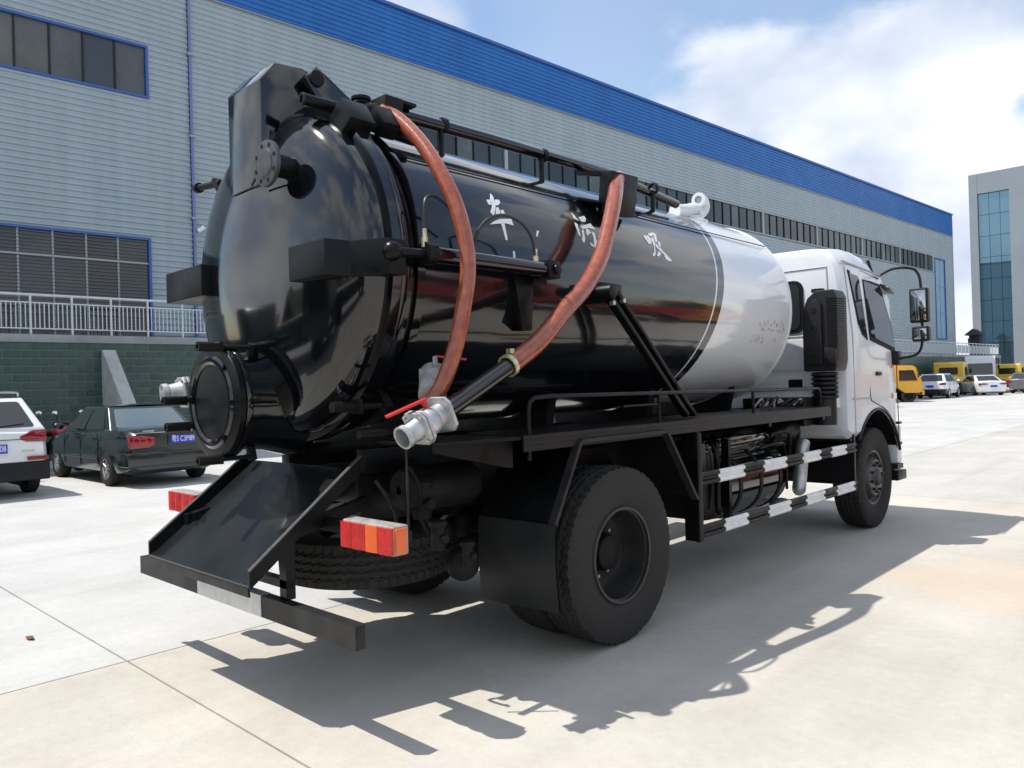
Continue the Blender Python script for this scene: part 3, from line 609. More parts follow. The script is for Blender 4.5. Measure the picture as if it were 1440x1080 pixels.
# ---- red hoses
HA = [(0.520, -1.166, 3.057), (0.620, -1.140, 2.991), (0.780, -1.130, 2.840), (0.920, -1.135, 2.670), (1.040, -1.129, 2.467), (1.100, -1.120, 2.262), (1.120, -1.130, 2.100), (1.120, -1.165, 1.940), (1.100, -1.211, 1.731), (1.060, -1.265, 1.559), (1.020, -1.335, 1.441)]
HB = [(0.760, 0.680, 2.965), (0.800, 0.603, 2.93), (0.920, 0.396, 2.746), (1.000, 0.214, 2.523), (1.060, 0.044, 2.317), (1.100, -0.157, 2.124), (1.130, -0.396, 1.963), (1.150, -0.649, 1.776), (1.150, -0.875, 1.650)]
ha = tag(MB().tube(spline(HA, 8), .040, n=24).build('suction_hose', 'hose', TR), 'red hose arching over the rear edge of the tank')
hb = tag(MB().tube(spline(HB, 8), .051, n=24).build('suction_hose', 'hose', TR), 'red hose hanging from the cradle to the silver outlet')
dv = (Vector((1.15, -1.322, 1.434))-Vector((1.15, -.875, 1.650))).normalized()
MB().cyl((1.15, -.84, 1.667), (1.15, -1.33, 1.43), .045, n=24).build('hose_pipe', 'black', hb)
MB().lathe([(.05, 0), (.060, 0), (.060, .028), (.05, .028)], Vector((1.15, -.875, 1.652)), dv, n=24).build('hose_clip', 'brass', hb)
MB().box((1.15, -.875, 1.72), (.03, .03, .025)).build('clip_screw', 'brass', hb)
# ---- silver ball valve outlets
def rot_to(v): return Vector((0, -1, 0)).rotation_difference(Vector(v)).to_matrix()
def valve(name, o_, dr, sc, label, handle):
    o_ = Vector(o_); rm = rot_to(dr)
    def T(mb): mb.v = [tuple(o_+rm @ (Vector(v)*sc)) for v in mb.v]; return mb
    b = MB(); b.sphere((0, -.11, 0), .075, sc=(1, 1.0, 1)); b.cyl((0, 0, 0), (0, -.2, 0), .06, n=24)
    v = T(b).build(name, 'alu', TR); tag(v, label)
    def plate(y, s_, th=.018):
        return T(MB().prism([(-s_, -s_+.03), (-s_+.03, -s_), (s_-.03, -s_), (s_, -s_+.03), (s_, s_-.03), (s_-.03, s_), (-s_+.03, s_), (-s_, s_-.03)], 'y', y, y-th)).build('flange_plate', 'alu', v, bevel=.003)
    for y, s_ in ((0, .092), (-.15, .085), (-.172, .085)): plate(y, s_)
    T(MB().lathe([(.062, -.19), (.056, -.22), (.052, -.255), (.060, -.262), (.060, -.29), (.050, -.29), (.044, -.25), (.044, -.17)], (0, 0, 0), (0, 1, 0), n=28)).build('outlet_spout', 'alu', v)
    T(MB().cyl((0, -.175, 0), (0, -.18, 0), .043, n=20)).build('spout_bore', 'lampk', v)
    for y in (-.192, .002):
        for x, z in ((.062, .062), (-.062, .062), (.062, -.062), (-.062, -.062)): T(MB().cyl((x, y, z), (x, y-.008, z), .010, n=6)).build('bolt', 'zinc', v)
    if handle:
        hm_ = MB(); hm_.cyl((0, -.09, .06), (0, -.09, .115), .014, n=10); hm_.beam((0.0, -.07, .112), (-.05, -.30, .12), .030, .012); T(hm_).build('lever_handle', 'redp', v, bevel=.002)
    return v
valve('outlet_valve', (1.15, -1.345, 1.422), (0, -1, -.42), .92, 'silver ball valve with square flanges and red lever at the hose end', True)
valve('outlet_valve', (-.84, -1.50, 1.58), (-.16, -1, -.10), 1.1, 'silver ball valve on the far side of the door', False)
# grey valve behind the rear hose
g_ = MB(); g_.cyl((1.0, -1.28, 1.50), (.9, -1.18, 1.62), .07, n=20); g_.box((.97, -1.25, 1.56), (.15, .05, .16)); g_.cyl((.96, -1.22, 1.60), (.96, -1.22, 1.70), .014, n=8)
g2 = g_.build('rear_valve', 'lampk', TR, bevel=.004); MB().beam((.96, -1.22, 1.70), (1.06, -1.10, 1.68), .022, .010).build('lever_handle', 'redp', g2)
# ---- door hydraulic cylinder along the side
cy_ = MB().cyl((1.0, -1.28, 2.20), (1.0, -.42, 2.20), .042, n=24).build('door_cylinder', 'black', TR)
MB().cyl((1.0, -1.50, 2.19), (1.0, -1.28, 2.20), .022, n=16).build('piston_rod', 'blackm', cy_)
MB().sphere((1.0, -1.50, 2.19), .048).build('rod_eye', 'blackm', cy_); MB().cyl((1.0, -1.31, 2.20), (1.0, -1.25, 2.20), .056, n=20).build('gland_nut', 'blackm', cy_)
mb = MB(); mb.box((1.0, -.38, 2.20), (.10, .10, .10)); mb.cyl((.93, -.37, 2.20), (1.07, -.37, 2.20), .03, n=12); mb.bb(.84, .93, -.43, -.31, 2.13, 2.27); mb.build('cylinder_lug', 'blackm', cy_, bevel=.006)
mb = MB(); mb.prism([(-.56, 2.16), (-.40, 2.16), (-.42, 1.86), (-.50, 1.86)], 'x', .80, .90); mb.build('mount_plate', 'blackm', cy_, bevel=.006)
T1 = [(1.0, -1.2, 2.24), (1.0, -1.2, 2.352), (1.0, -1.19, 2.46), (.97, -1.12, 2.50), (.95, -1.046, 2.496), (.95, -.972, 2.451), (.93, -.92, 2.37)]
T2 = [(.92, -.93, 2.25), (.95, -.917, 2.30), (.97, -.891, 2.384), (1., -.839, 2.439), (1., -.718, 2.467), (1., -.588, 2.438), (1.0, -.513, 2.365), (1.0, -.488, 2.25)]
T1 = [(x, y-.10, z) for x, y, z in T1]
for P in (T1, T2): MB().tube(spline(P, 6), .009, n=8).build('hydraulic_hose', 'hosethin', cy_)
for y, z in ((-1.30, 2.25), (-.488, 2.24)):
    mb = MB(); mb.cyl((1.0, y, z-.02), (1.0, y, z+.03), .016, n=6); mb.cyl((1.0, y, z+.03), (1.0, y, z+.07), .011, n=8); mb.build('hose_fitting', 'brass', cy_)
# ---- safety prop (two bars) from tank side to walkway
ps = MB(); ps.beam((1.02, .14, 2.10), (1.03, 1.02, 1.30), .03, .055, up=(1, 0, 0)); ps.beam((1.02, .23, 2.12), (1.03, 1.12, 1.30), .03, .05, up=(1, 0, 0))
pz = ps.build('safety_prop', 'blackm', TR, bevel=.004)
mb = MB(); mb.cyl((.86, .15, 2.11), (1.07, .15, 2.11), .045, n=18); mb.box((.93, .24, 2.11), (.12, .22, .13)); mb.build('prop_pivot', 'blackm', pz, bevel=.006)
for y, z in ((.17, 2.04), (.28, 2.06)): MB().cyl((1.03, y, z), (1.06, y, z), .015, n=8).build('prop_bolt', 'zinc', pz)
# ---- chassis
ch = MB()
for sx in (-1, 1): ch.bb(sx*.36, sx*.43, -1.30, 5.0, .82, 1.08); ch.bb(sx*.35, sx*.44, -1.28, 3.2, 1.083, 1.22)
for y in (-1.0, .9, 1.8, 2.7, 3.4): ch.bb(-.36, .36, y-.05, y+.05, .86, 1.05)
chs = ch.build('chassis_frame', 'blackm', TR, bevel=.004)
for y in (-1.0, .2, 1.4, 2.7):
    pts = [(-.46, 1.22), (.46, 1.22)]+[((RT+.004)*math.cos(a), ZC+(RT+.004)*math.sin(a)) for a in [R(-54-k*72/16) for k in range(17)]]
    MB().prism(pts, 'y', y-.04, y+.04).build('tank_saddle', 'blackm', chs)
ax = MB(); ax.cyl((-.95, 0, .52), (.95, 0, .52), .09, n=18); ax.sphere((0, 0, .54), .22, sc=(1, .9, 1)); ax.cyl((0, .15, .56), (0, 2.6, .74), .05, n=14)
for sx in (-1, 1):
    for k in range(6): ax.bb(sx*.44, sx*.53, -.72+k*.09, .72-k*.09, .60+k*.022, .62+k*.022)
ax.build('rear_axle', 'blackd', TR)
fx = MB(); fx.beam((-.95, 4.5, .48), (.95, 4.5, .48), .10, .12); fx.build('front_axle', 'blackd', TR)
# ---- wheels
def tyre_mesh(name, RO=.52, RI=.275, W=.27, mt='rubberd', nn=180):
    half = W/2; mb = MB(); prof = []   # closed cross-section: (x, r, treadflag)
    tread_n = 30; xs_ = [(-.40*W)+(.80*W)*i/tread_n for i in range(tread_n+1)]
    side = [(.46, .955), (.50, .90), (.515, .82), (.505, .72), (.47, .62), (.44, .56), (.40, RI/RO)]
    secs = []
    for xx, rr in reversed(side): secs.append((-xx*W, rr*RO, 0))
    secs.append((-.44*W, .982*RO, 2)); secs += [(x, RO*(1-.012*(x/(.4*W))**2), 1) for x in xs_]; secs.append((.44*W, .982*RO, 2))
    for xx, rr in side: secs.append((xx*W, rr*RO, 0))
    V = []
    for i in range(nn):
        t = 2*math.pi*i/nn; ph = i/nn*54
        zz = abs((ph % 1)-.5)*2-.5
        for x, rr, fl_ in secs:
            if fl_ == 1:
                u = x/(.4*W); g = 0
                for c in (-.62, -.2, .2, .62):
                    if abs(u-c-zz*.12) < .055: g = .013
                if abs(u) > .70 and (ph+(.3 if u > 0 else 0)) % 1 < .27: g = .012
                rr -= g
            elif fl_ == 2 and (ph+(.3 if x > 0 else 0)) % 1 < .27: rr -= .009
            V.append((x, rr*math.cos(t), rr*math.sin(t)))
    k = len(secs); F = [(i*k+j, ((i+1) % nn)*k+j, ((i+1) % nn)*k+j+1, i*k+j+1) for i in range(nn) for j in range(k-1)]
    mb.add(V, F); return mb.mesh(name, M[mt], ang=28)
tyre_big = tyre_mesh('tyre', .525); tyre_front = tyre_mesh('tyre', .512, mt='rubber')
def disc_mesh(kind, name='wheel'):
    mb = MB()
    if kind == 'rear':     # deep dish, opening towards +x
        mb.lathe([(.268, .125), (.283, .128), (.288, .118), (.283, .108), (.262, .10), (.255, .02), (.25, -.05), (.235, -.075), (.17, -.085), (.13, -.075), (.11, -.07)], (0, 0, 0), (1, 0, 0), n=48)
    else:                  # convex front wheel
        mb.lathe([(.255, .10), (.285, .112), (.289, .10), (.275, .085), (.26, .06), (.235, .035), (.215, .045), (.20, .10), (.185, .125), (.155, .130), (.10, .130)], (0, 0, 0), (1, 0, 0), n=48)
    return mb.mesh(name, M['blackd'])
M['rimk'] = mat('dusty_black_rim', (.016, .016, .018), .42, var=.5, vscale=8, c2=(.034, .033, .032))
M['hubg'] = mat('grey_wheel_paint', (.035, .036, .04), .4, var=.4, vscale=10, c2=(.07, .068, .066))
dr_, df_ = disc_mesh('rear'), disc_mesh('front'); dr_.materials[0] = M['rimk']; df_.materials[0] = M['hubg']
hubr = MB().lathe([(.12, -.07), (.115, -.02), (.10, .02), (.07, .03), (.001, .032)], (0, 0, 0), (1, 0, 0), n=28).mesh('hub', M['blackd'])
hubf = MB().lathe([(.11, .128), (.085, .135), (.075, .165), (.06, .175), (.055, .178), (.05, .165), (.001, .164)], (0, 0, 0), (1, 0, 0), n=28).mesh('hub', M['hubg'])
nut = MB().cyl((0, 0, 0), (.028, 0, 0), .014, .012, n=6).mesh('wheel_nut', M['zinc']); nutk = MB().cyl((0, 0, 0), (.03, 0, 0), .016, .013, n=6).mesh('wheel_nut', M['greyed'])
vent = MB().cyl((0, 0, 0), (.006, 0, 0), .021, n=12).mesh('vent_hole', M['seal'])
def wheel(x, y, z, kind, flip, lab=None, detail=True):
    w = link('wheel', dr_ if kind == 'rear' else df_, TR, (x, y, z)); 
    if flip: w.rotation_euler.z = math.pi
    if lab: w['label'] = lab
    link('tyre', tyre_big if kind == 'rear' else tyre_front, w)
    if detail:
        link('hub', hubr if kind == 'rear' else hubf, w)
        for k in range(10):
            a = 2*math.pi*k/10+.2; q = (.150, -.078) if kind == 'rear' else (.145, .128)
            link('wheel_nut', nut if kind == 'rear' else nutk, w, (q[1], q[0]*math.cos(a), q[0]*math.sin(a)))
        if kind != 'rear':
            for k in range(10):
                a = 2*math.pi*(k+.5)/10+.2; link('vent_hole', vent, w, (.038, .228*math.cos(a), .228*math.sin(a)))
wheel(1.072, 0, .523, 'rear', False, 'outer rear tyre with a deep dished hub'); wheel(.76, 0, .523, 'rear', True, detail=False)
wheel(-1.072, 0, .523, 'rear', True); wheel(-.76, 0, .523, 'rear', False, detail=False)
wheel(1.0, 4.5, .51, 'front', False); wheel(-1.0, 4.5, .51, 'front', True)
sp = link('spare_wheel', dr_, TR, (-.05, -.94, .57)); sp.rotation_euler.y = R(90); link('tyre', tyre_big, sp)
# ---- mudguard sheets, edge bars and flap
mg = MB()
th = .012
def sheet(p0, p1, x0, x1): mg.hexa([(x, p[0], p[1]+dz) for dz in (0, th) for x, p in ((x0, p0), (x1, p0), (x1, p1), (x0, p1))])
sheet((-.64, .80), (-.40, 1.215), .66, 1.195); sheet((-.40, 1.215), (.47, 1.215), .66, 1.195); sheet((.47, 1.215), (.80, .77), .66, 1.195)
mgo = mg.build('mudguard', 'blackm', TR)
for a, b_ in (((-.655, .78), (-.405, 1.225)), ((-.40, 1.225), (.47, 1.225)), ((.47, 1.225), (.815, .755))): MB().beam((1.205, *a), (1.205, *b_), .02, .05, up=(1, 0, 0)).build('mudguard_edge', 'greyed', mgo)
mf = MB(); nx, nz_ = 8, 8
for j in range(nz_+1):
    for i in range(nx+1):
        u, v = i/nx, j/nz_; mf.v.append((.66+.58*u+.03*v, -.665-.035*math.sin(v*2.2)+.018*math.sin(u*6+v*3)*v, .80-.46*v))
mf.f = [(j*(nx+1)+i, j*(nx+1)+i+1, (j+1)*(nx+1)+i+1, (j+1)*(nx+1)+i) for j in range(nz_) for i in range(nx)]
k = len(mf.v); mf.v += [(x, y+.012, z) for x, y, z in mf.v]; mf.f += [tuple(i+k for i in reversed(q)) for q in list(mf.f)]
mf.build('mud_flap', 'flap', TR); 
lf = MB().bb(-1.24, -.66, -.69, -.675, .34, .82); lf.build('mud_flap', 'flap', TR)
# ---- walkway with lip, tail plate, railing
wk = MB().bb(.72, 1.20, -.86, 3.16, 1.262, 1.284).build('walkway', 'tread', TR, bevel=.003)
MB().bb(1.201, 1.213, -.86, 3.16, 1.20, 1.284).build('walkway_lip', 'tread', wk)
MB().hexa([(.70, -1.40, 1.27), (1.16, -1.40, 1.27), (1.20, -.865, 1.262), (.70, -.865, 1.262), (.70, -1.40, 1.285), (1.16, -1.40, 1.285), (1.20, -.865, 1.28), (.70, -.865, 1.28)]).build('tail_plate', 'blackm', wk)
MB().prism([(-1.40, 1.268), (-1.40, 1.235), (-.90, 1.12), (-.87, 1.12), (-.87, 1.26)], 'x', 1.13, 1.142).build('tail_gusset', 'blackm', wk)
for y in (.9, 2.0, 3.05): MB().bb(.45, 1.19, y-.025, y+.025, 1.17, 1.26).build('walkway_bracket', 'blackm', wk)
rl = spline([(1.185, -.79, 1.15), (1.185, -.79, 1.40)], 3)[:-1]+spline([(1.185, -.79, 1.40), (1.185, -.775, 1.455), (1.185, -.72, 1.48)], 5)[:-1]+[Vector((1.185, -.6, 1.48)), Vector((1.185, 1.0, 1.465)), Vector((1.185, 2.9, 1.45))]+spline([(1.185, 2.95, 1.448), (1.185, 2.99, 1.42), (1.185, 3.0, 1.36)], 5)+[Vector((1.185, 3.0, 1.28))]
ro = MB().tube(rl, .0125, n=10).build('walkway_rail', 'blackm', TR)
for y in (.44, 1.73): MB().cyl((1.185, y, 1.283), (1.185, y, 1.46), .012, n=10).build('rail_post', 'blackm', ro)
MB().tube([(1.185, .05, 1.40), (1.185, .42, 1.40)], .008, n=6).build('rail_stay', 'blackm', ro)
# far side walkway
MB().bb(-1.20, -.72, -.86, 3.16, 1.262, 1.284).build('walkway', 'tread', TR, bevel=.003)
# ---- side guard with painted rails
sgo = MB().bb(1.195, 1.225, .83, .885, .46, 1.19).build('side_guard', 'blackm', TR, bevel=.003)
MB().bb(1.10, 1.194, .85, .884, .46, 1.19).build('guard_web', 'blackm', sgo, bevel=.003); MB().bb(1.19, 1.205, 3.70, 3.74, .46, 1.0).build('guard_post', 'blackm', sgo, bevel=.003)
def beam_prof(y0, y1, z, mt, name, par, off=0.):
    h = .09; pr = [(-.008, 0), (.0, .0), (.012, .012), (.012, .028), (-.004, .038), (-.004, .052), (.012, .062), (.012, .078), (0, h), (-.008, h)]
    mb = MB(); mb.prism([(1.212+a+off*(a > -.006), z+b_) for a, b_ in pr], 'y', y0, y1); return mb.build(name, mt, par, ang=20)
for z, whites in ((.832, ((1.127, 1.495), (1.816, 2.204), (2.53, 2.883), (3.135, 3.47))), (.478, ((1.187, 1.527), (1.876, 2.258), (2.575, 2.948), (3.237, 3.65)))):
    gr = beam_prof(.887, 3.72, z, 'blackm', 'guard_rail', sgo)
    # a child of a part: drawn a hair proud of the black rail
    for y0, y1 in whites: beam_prof(y0, y1, z, 'whiteg', 'white_band', gr, .0035)
# ---- equipment behind the guard
eq = [('battery_box', MB().bb(.62, 1.08, .96, 1.28, .58, 1.02), 'blackd'), ('valve_box', MB().bb(1.02, 1.12, 1.0, 1.12, .86, 1.10), 'greyed'),
      ('fuel_tank', MB().lathe([(.02, 1.62), (.24, 1.625), (.28, 1.66), (.28, 2.66), (.24, 2.70), (.02, 2.705)], (.74, 0, .72), (0, 1, 0), n=28), 'black'),
      ('air_tank', MB().lathe([(.02, 1.36), (.10, 1.38), (.12, 1.42), (.12, 2.5), (.10, 2.54), (.02, 2.56)], (.86, 0, 1.06), (0, 1, 0), n=24), 'black'),
      ('air_tank', MB().lathe([(.02, 2.60), (.10, 2.62), (.12, 2.66), (.12, 3.1), (.10, 3.14), (.02, 3.16)], (.84, 0, 1.06), (0, 1, 0), n=24), 'blackm'),
      ('gearbox_block', MB().bb(.45, .95, 1.3, 1.6, .55, 1.1), 'blackd'),
      ('pump_body', MB().bb(-.3, .45, 1.9, 3.3, .5, .85), 'blackd'),
      ('engine_block', MB().bb(-.35, .35, 3.1, 4.9, .55, 1.25), 'blackd')]
for nme, mb, mt in eq: mb.build(nme, mt, TR, bevel=.008 if 'tank' not in nme else 0)
for y in (1.80, 2.15, 2.5): MB().lathe([(.281, y), (.288, y+.004), (.288, y+.046), (.281, y+.05)], (.74, 0, .72), (0, 1, 0), n=28).build('tank_strap', 'blackd', TR)
mu = MB().tube(spline([(1.02, 3.02, 1.0), (1.02, 2.98, .92), (1.02, 2.90, .62), (1.02, 2.86, .52)], 5), .09, n=18, radii=[.02, .045, .055]+[.058]*10+[.055, .045, .025])
mu.build('silver_canister', 'alu', TR)
mu2 = MB().sphere((.92, 2.72, .44), .09, sc=(1, 1.5, .7)).build('silver_outlet', 'alu', TR)
for P, rr in (([(1.05, 1.40, .55), (1.05, 1.40, 1.02), (1.0, 1.45, 1.10), (.9, 1.6, 1.12)], .022), ([(1.08, 1.34, .60), (1.08, 1.35, .95), (1.0, 1.38, 1.12)], .014), ([(1.02, 2.35, 1.08), (1.04, 2.55, 1.10), (1.02, 2.72, 1.05), (1.0, 2.75, .8)], .016), ([(1.10, 1.24, .9), (1.10, 1.20, 1.05), (1.02, 1.10, 1.12)], .01), ([(1.0, 2.2, .98), (1.03, 2.45, 1.0), (1.03, 2.6, .95), (1.03, 2.62, .6)], .012), ([(1.08, 1.22, .62), (1.09, 1.24, .8), (1.02, 1.3, .98)], .012)):
    MB().tube(spline(P, 5), rr, n=8).build('pipework', 'blackm' if rr > .011 else 'hosethin', TR)
MB().bb(1.0, 1.06, 1.56, 1.60, .47, 1.1).build('hanger_strap', 'blackm', TR)
# engine-bay clutter above the walkway front
rq = random.Random(5)
for k in range(7):
    y = 2.2+k*.13; MB().tube(spline([(.95, y, 1.30), (.98+rq.uniform(-.04, .06), y+.05, 1.34+rq.uniform(0, .05)), (.96, y+.16, 1.34), (.90, y+.25, 1.30)], 5), .009, n=6).build('loose_hose', 'lampk' if k % 3 == 0 else 'hosethin', TR)
MB().bb(.35, .95, 3.2, 3.6, 1.10, 1.36).build('hydraulic_block', 'blackd', TR, bevel=.01)
MB().cyl((.85, 2.55, 1.31), (.95, 2.72, 1.35), .022, n=10).build('silver_joint', 'lampk', TR)
# ---- rear: lamps, lamp bar, chute, bumper
lb = MB().bb(-1.15, 1.15, -1.60, -1.55, .84, .90).build('lamp_bar', 'blackm', TR)
for sx in (-1, 1):
    x0, x1 = (.775, 1.165) if sx > 0 else (-1.165, -.775); xo = 1 if sx > 0 else -1
    lamp = MB().bb(x0, x1, -1.668, -1.58, .802, .935).build('tail_lamp', 'lampk', TR, bevel=.012, seg=3)
    w = (x1-x0)
    segs = ((0, .22, 'lred'), (.22, .50, 'lred'), (.50, .74, 'lamb'), (.74, 1.0, 'lred'))
    for a, b_, mt in segs:
        a, b_ = (a, b_) if sx > 0 else (1-b_, 1-a)
        xa, xb = x0+w*a+.002, x0+w*b_-.002; nr = max(3, int((xb-xa)/.014)); fr = [(xa+(xb-xa)*q/(nr*4), -1.679-.0035*abs(math.sin(math.pi*q/4))-.006*math.sin(math.pi*q/(nr*4))) for q in range(nr*4+1)]
        MB().prism(fr+[(xb, -1.665), (xa, -1.665)], 'z', .809, .928).build('lens', 'lred' if (mt == 'lred' or sx < 0) else mt, lamp)
    xs1 = x1-.004 if sx > 0 else x0-.012
    MB().bb(xs1, xs1+.016, -1.66, -1.60, .812, .925).build('side_lens', 'lamb', lamp, bevel=.004)
    MB().bb(x0+.08, x0+.14, -1.58, -1.55, .85, .89).build('lamp_bracket', 'blackm', lamp)
M['chutem'] = mat('worn_black_chute_paint', (.006, .007, .008), .24, coat=.2, var=.4, vscale=2, rvar=.06, c2=(.012, .013, .014), spec=.4)
CH = [(-2.03, .655), (-1.40, 1.13)]
cm = MB()
def chs_(x0, x1, dz0, dz1, y0=0., y1=0.): return [(x, p[0], p[1]+dz) for dz in (dz0, dz1) for x, p in ((x0, CH[0]), (x1, CH[0]), (x1, CH[1]), (x0, CH[1]))]
cm.hexa(chs_(-.59, .545, -.012, 0)); chute = cm.build('discharge_chute', 'chutem', TR)
for x in (-.60, .545):
    MB().hexa(chs_(x, x+.012, -.02, .065)).build('chute_side', 'blackm', chute)
    MB().hexa(chs_(x-.002, x+.022, .066, .073)).build('chute_edge', 'flange', chute)
MB().hexa([(-.59, -2.03, .60), (.545, -2.03, .60), (.545, -2.02, .60), (-.59, -2.02, .60), (-.59, -2.034, .642), (.545, -2.034, .642), (.545, -2.024, .642), (-.59, -2.024, .642)]).build('chute_lip', 'blackm', chute)
bu = MB().prism([(-1.87, .44), (-1.87, .545), (-1.815, .545), (-1.815, .535), (-1.858, .535), (-1.858, .44)], 'x', -1.15, 1.15).build('rear_bumper', 'greyed', TR)  # black bumper in greyer steel: the ground's reflection put into its colour
MB().prism([(-1.8735, .441), (-1.8735, .5475), (-1.816, .5475), (-1.816, .5455), (-1.8705, .5455), (-1.8705, .441)], 'x', -.34, .36).build('white_band', 'whiteg', bu)
MB().bb(1.141, 1.151, -1.857, -1.82, .44, .534).build('bumper_end', 'greyed', bu)
for x in (-.55, .52): MB().bb(x-.03, x+.03, -1.84, -1.79, .546, .86).build('bumper_post', 'blackm', TR)
for x in (-.50, .48): MB().beam((x, -1.815, .84), (x, -1.3, .95), .05, .06).build('bumper_stay', 'blackm', TR)
MB().bb(-.55, .55, -1.84, -1.79, .60, .64).build('bumper_crossbar', 'blackm', TR)
MB().cyl((1.0, -1.45, .82), (1.0, -1.45, 1.25), .006, n=6).build('hanging_rod', 'greyed', TR)
for x, y, z, s_ in ((.98, -1.25, .80, .06), (1.05, -1.12, .70, .05), (.80, -1.2, .95, .08)):
    mb = MB().cyl((x, y, z-s_), (x, y, z+s_), s_*.6, n=14); mb.cyl((x-s_, y, z), (x+s_, y, z), s_*.35, n=10); mb.cyl((x, y, z+s_), (x, y, z+s_*1.4), s_*.8, n=14); mb.build('valve_body', 'blackd', TR)
MB().tube(spline([(.82, -1.5, 1.1), (.9, -1.45, .95), (.84, -1.4, .8), (.9, -1.3, .72)], 5), .01, n=6).build('air_line', 'blackd', TR)
MB().sphere((.90, -1.02, .62), .09).build('brake_chamber', 'blackd', TR)
MB().lathe([(.02, -1.30), (.10, -1.28), (.12, -1.24), (.12, -.84), (.10, -.80), (.02, -.78)], (.74, 0, 1.02), (0, 1, 0), n=24).build('brake_air_tank', 'blackd', TR)
for k, (x, z0, z1) in enumerate(((.86, 1.15, .78), (.80, 1.1, .70))):
    MB().tube(spline([(x, -1.32+.05*k, z0), (x+.03, -1.28+.05*k, (z0+z1)/2+.08), (x-.04, -1.22+.05*k, (z0+z1)/2-.05), (x+.02, -1.15+.04*k, z1)], 5), .008+.003*(k % 2), n=6).build('air_line', 'blackd', TR)
MB().cyl((.86, -1.62, 1.33), (.86, -1.40, 1.33), .02, n=12).build('drain_stub', 'blackm', TR)
# ---- cab
def cab_section(w, wt, zb, zr, y):
    half = [(w-.05, zb), (w, zb+.06), (w, 1.55), (w-.005, 1.9), (w-.5*(w-wt), 2.3), (wt+.012, 2.60), (wt-.03, 2.69+(zr-2.80)), (wt-.10, zr-.03), (wt-.28, zr), (0, zr+.015)]
    return [(x, y, z) for x, z in half]+[(-x, y, z) for x, z in reversed(half[:-1])]
st = [(3.70, 1.10, 1.00, 1.02, 2.72), (3.715, 1.15, 1.05, .98, 2.77), (3.76, 1.175, 1.085, .95, 2.80), (4.0, 1.18, 1.10, .95, 2.83), (4.3, 1.18, 1.10, .72, 2.83), (4.6, 1.18, 1.10, .68, 2.80), (4.78, 1.18, 1.09, .68, 2.74), (4.9, 1.18, 1.08, .68, 2.66)]
S = [cab_section(w, wt, zb, zr, y) for y, w, wt, zb, zr in st]
# windscreen/front: taper in
for y, w, zr in ((5.02, 1.17, 2.42), (5.14, 1.14, 2.18), (5.24, 1.08, 1.98), (5.30, 1.0, 1.86), (5.33, .9, 1.80)):
    half = [(w-.05, .55), (w, .62), (w, 1.2), (w-.005, 1.5), (w-.01, min(1.75, zr-.1)), (w-.03, zr-.07), (w-.06, zr-.03), (w-.12, zr-.01), (w-.3, zr), (0, zr+.01)]
    S.append([(x, y, z) for x, z in half]+[(-x, y, z) for x, z in reversed(half[:-1])])
cb = MB(); k = len(S[0])
for s_ in S: cb.v += s_
cb.f = [(i*k+j, i*k+(j+1) % k, (i+1)*k+(j+1) % k, (i+1)*k+j) for i in range(len(S)-1) for j in range(k)]+[tuple(range(k-1, -1, -1)), tuple(range((len(S)-1)*k, len(S)*k))]
cab = cb.build('cab', 'white', TR, ang=38)
cutter = MB().cyl((-2, 4.46, .54), (2, 4.46, .54), .66, n=40).bb(-2, 2, 3.5, 4.3, .4, .98).mesh('c', M['seal'])
cm2 = MB().cyl((-2, 4.46, .54), (2, 4.46, .54), .66, n=40).mesh('c', M['seal']); cut(cab, cm2)
MB().tube([(1.182, 4.46+.67*math.cos(R(a)), .54+.67*math.sin(R(a))) for a in range(18, 150, 6)], .014, n=8).build('arch_trim', 'plastic', cab)
ln = MB(); pa = [R(a) for a in range(0, 181, 9)]; ln.v = [(x, 4.46+.655*math.cos(a), .54+.655*math.sin(a)) for x in (.55, 1.165) for a in pa]; kk = len(pa)
ln.f = [(i, i+1, kk+i+1, kk+i) for i in range(kk-1)]; ln.build('arch_liner', 'seal', cab); MB().bb(.54, .55, 3.85, 5.1, .5, 1.2).build('arch_back', 'seal', cab)
MB().bb(-1.1, 1.1, 4.0, 4.02, .9, 1.3).build('inner_arch', 'seal', cab)
# side glass on the right (x = 1.18 at belt to 1.10 at roof)
def side(y, z, off=.006): return (1.18-max(0, (z-1.9))/.72*.075+off, y, z)
def sidepanel(name, poly, mt, th=.012, off=.006, par=cab, sx=1):
    V = [Vector(side(y, z, off)) for y, z in poly]+[Vector(side(y, z, off-th)) for y, z in poly]; V = [(v.x*sx, v.y, v.z) for v in V]
    n = len(poly); return MB().add(V, [tuple(range(n)), tuple(range(2*n-1, n-1, -1))]+[(i, (i+1) % n, n+(i+1) % n, n+i) for i in range(n)]).build(name, mt, par)
for sx in (1, -1):
    sidepanel('window_seal', [(3.915, 2.58), (4.205, 2.56), (4.225, 1.90), (4.10, 1.95), (4.02, 2.06)], 'seal', off=.004, sx=sx)
    sidepanel('quarter_window', [(3.945, 2.55), (4.18, 2.535), (4.20, 1.945), (4.115, 1.985), (4.045, 2.08)], 'glass', off=.009, sx=sx)
    sidepanel('window_seal', [(4.285, 2.53), (4.80, 2.50), (5.0, 2.05), (5.035, 1.79), (4.30, 1.90)], 'seal', off=.004, sx=sx)
    sidepanel('door_window', [(4.315, 2.50), (4.78, 2.47), (4.965, 2.05), (5.0, 1.835), (4.33, 1.94)], 'glass', off=.009, sx=sx)
for pts in ([(4.25, 2.60), (4.255, 1.35), (4.275, 1.30), (4.60, 1.22)], [(4.25, 2.60), (4.8, 2.56)], [(5.06, 1.80), (5.08, .75)], [(4.80, 1.12), (5.07, .78)]):
    MB().tube([side(y, z, .0015) for y, z in pts], .005, n=6).build('door_seam', 'seal', cab)
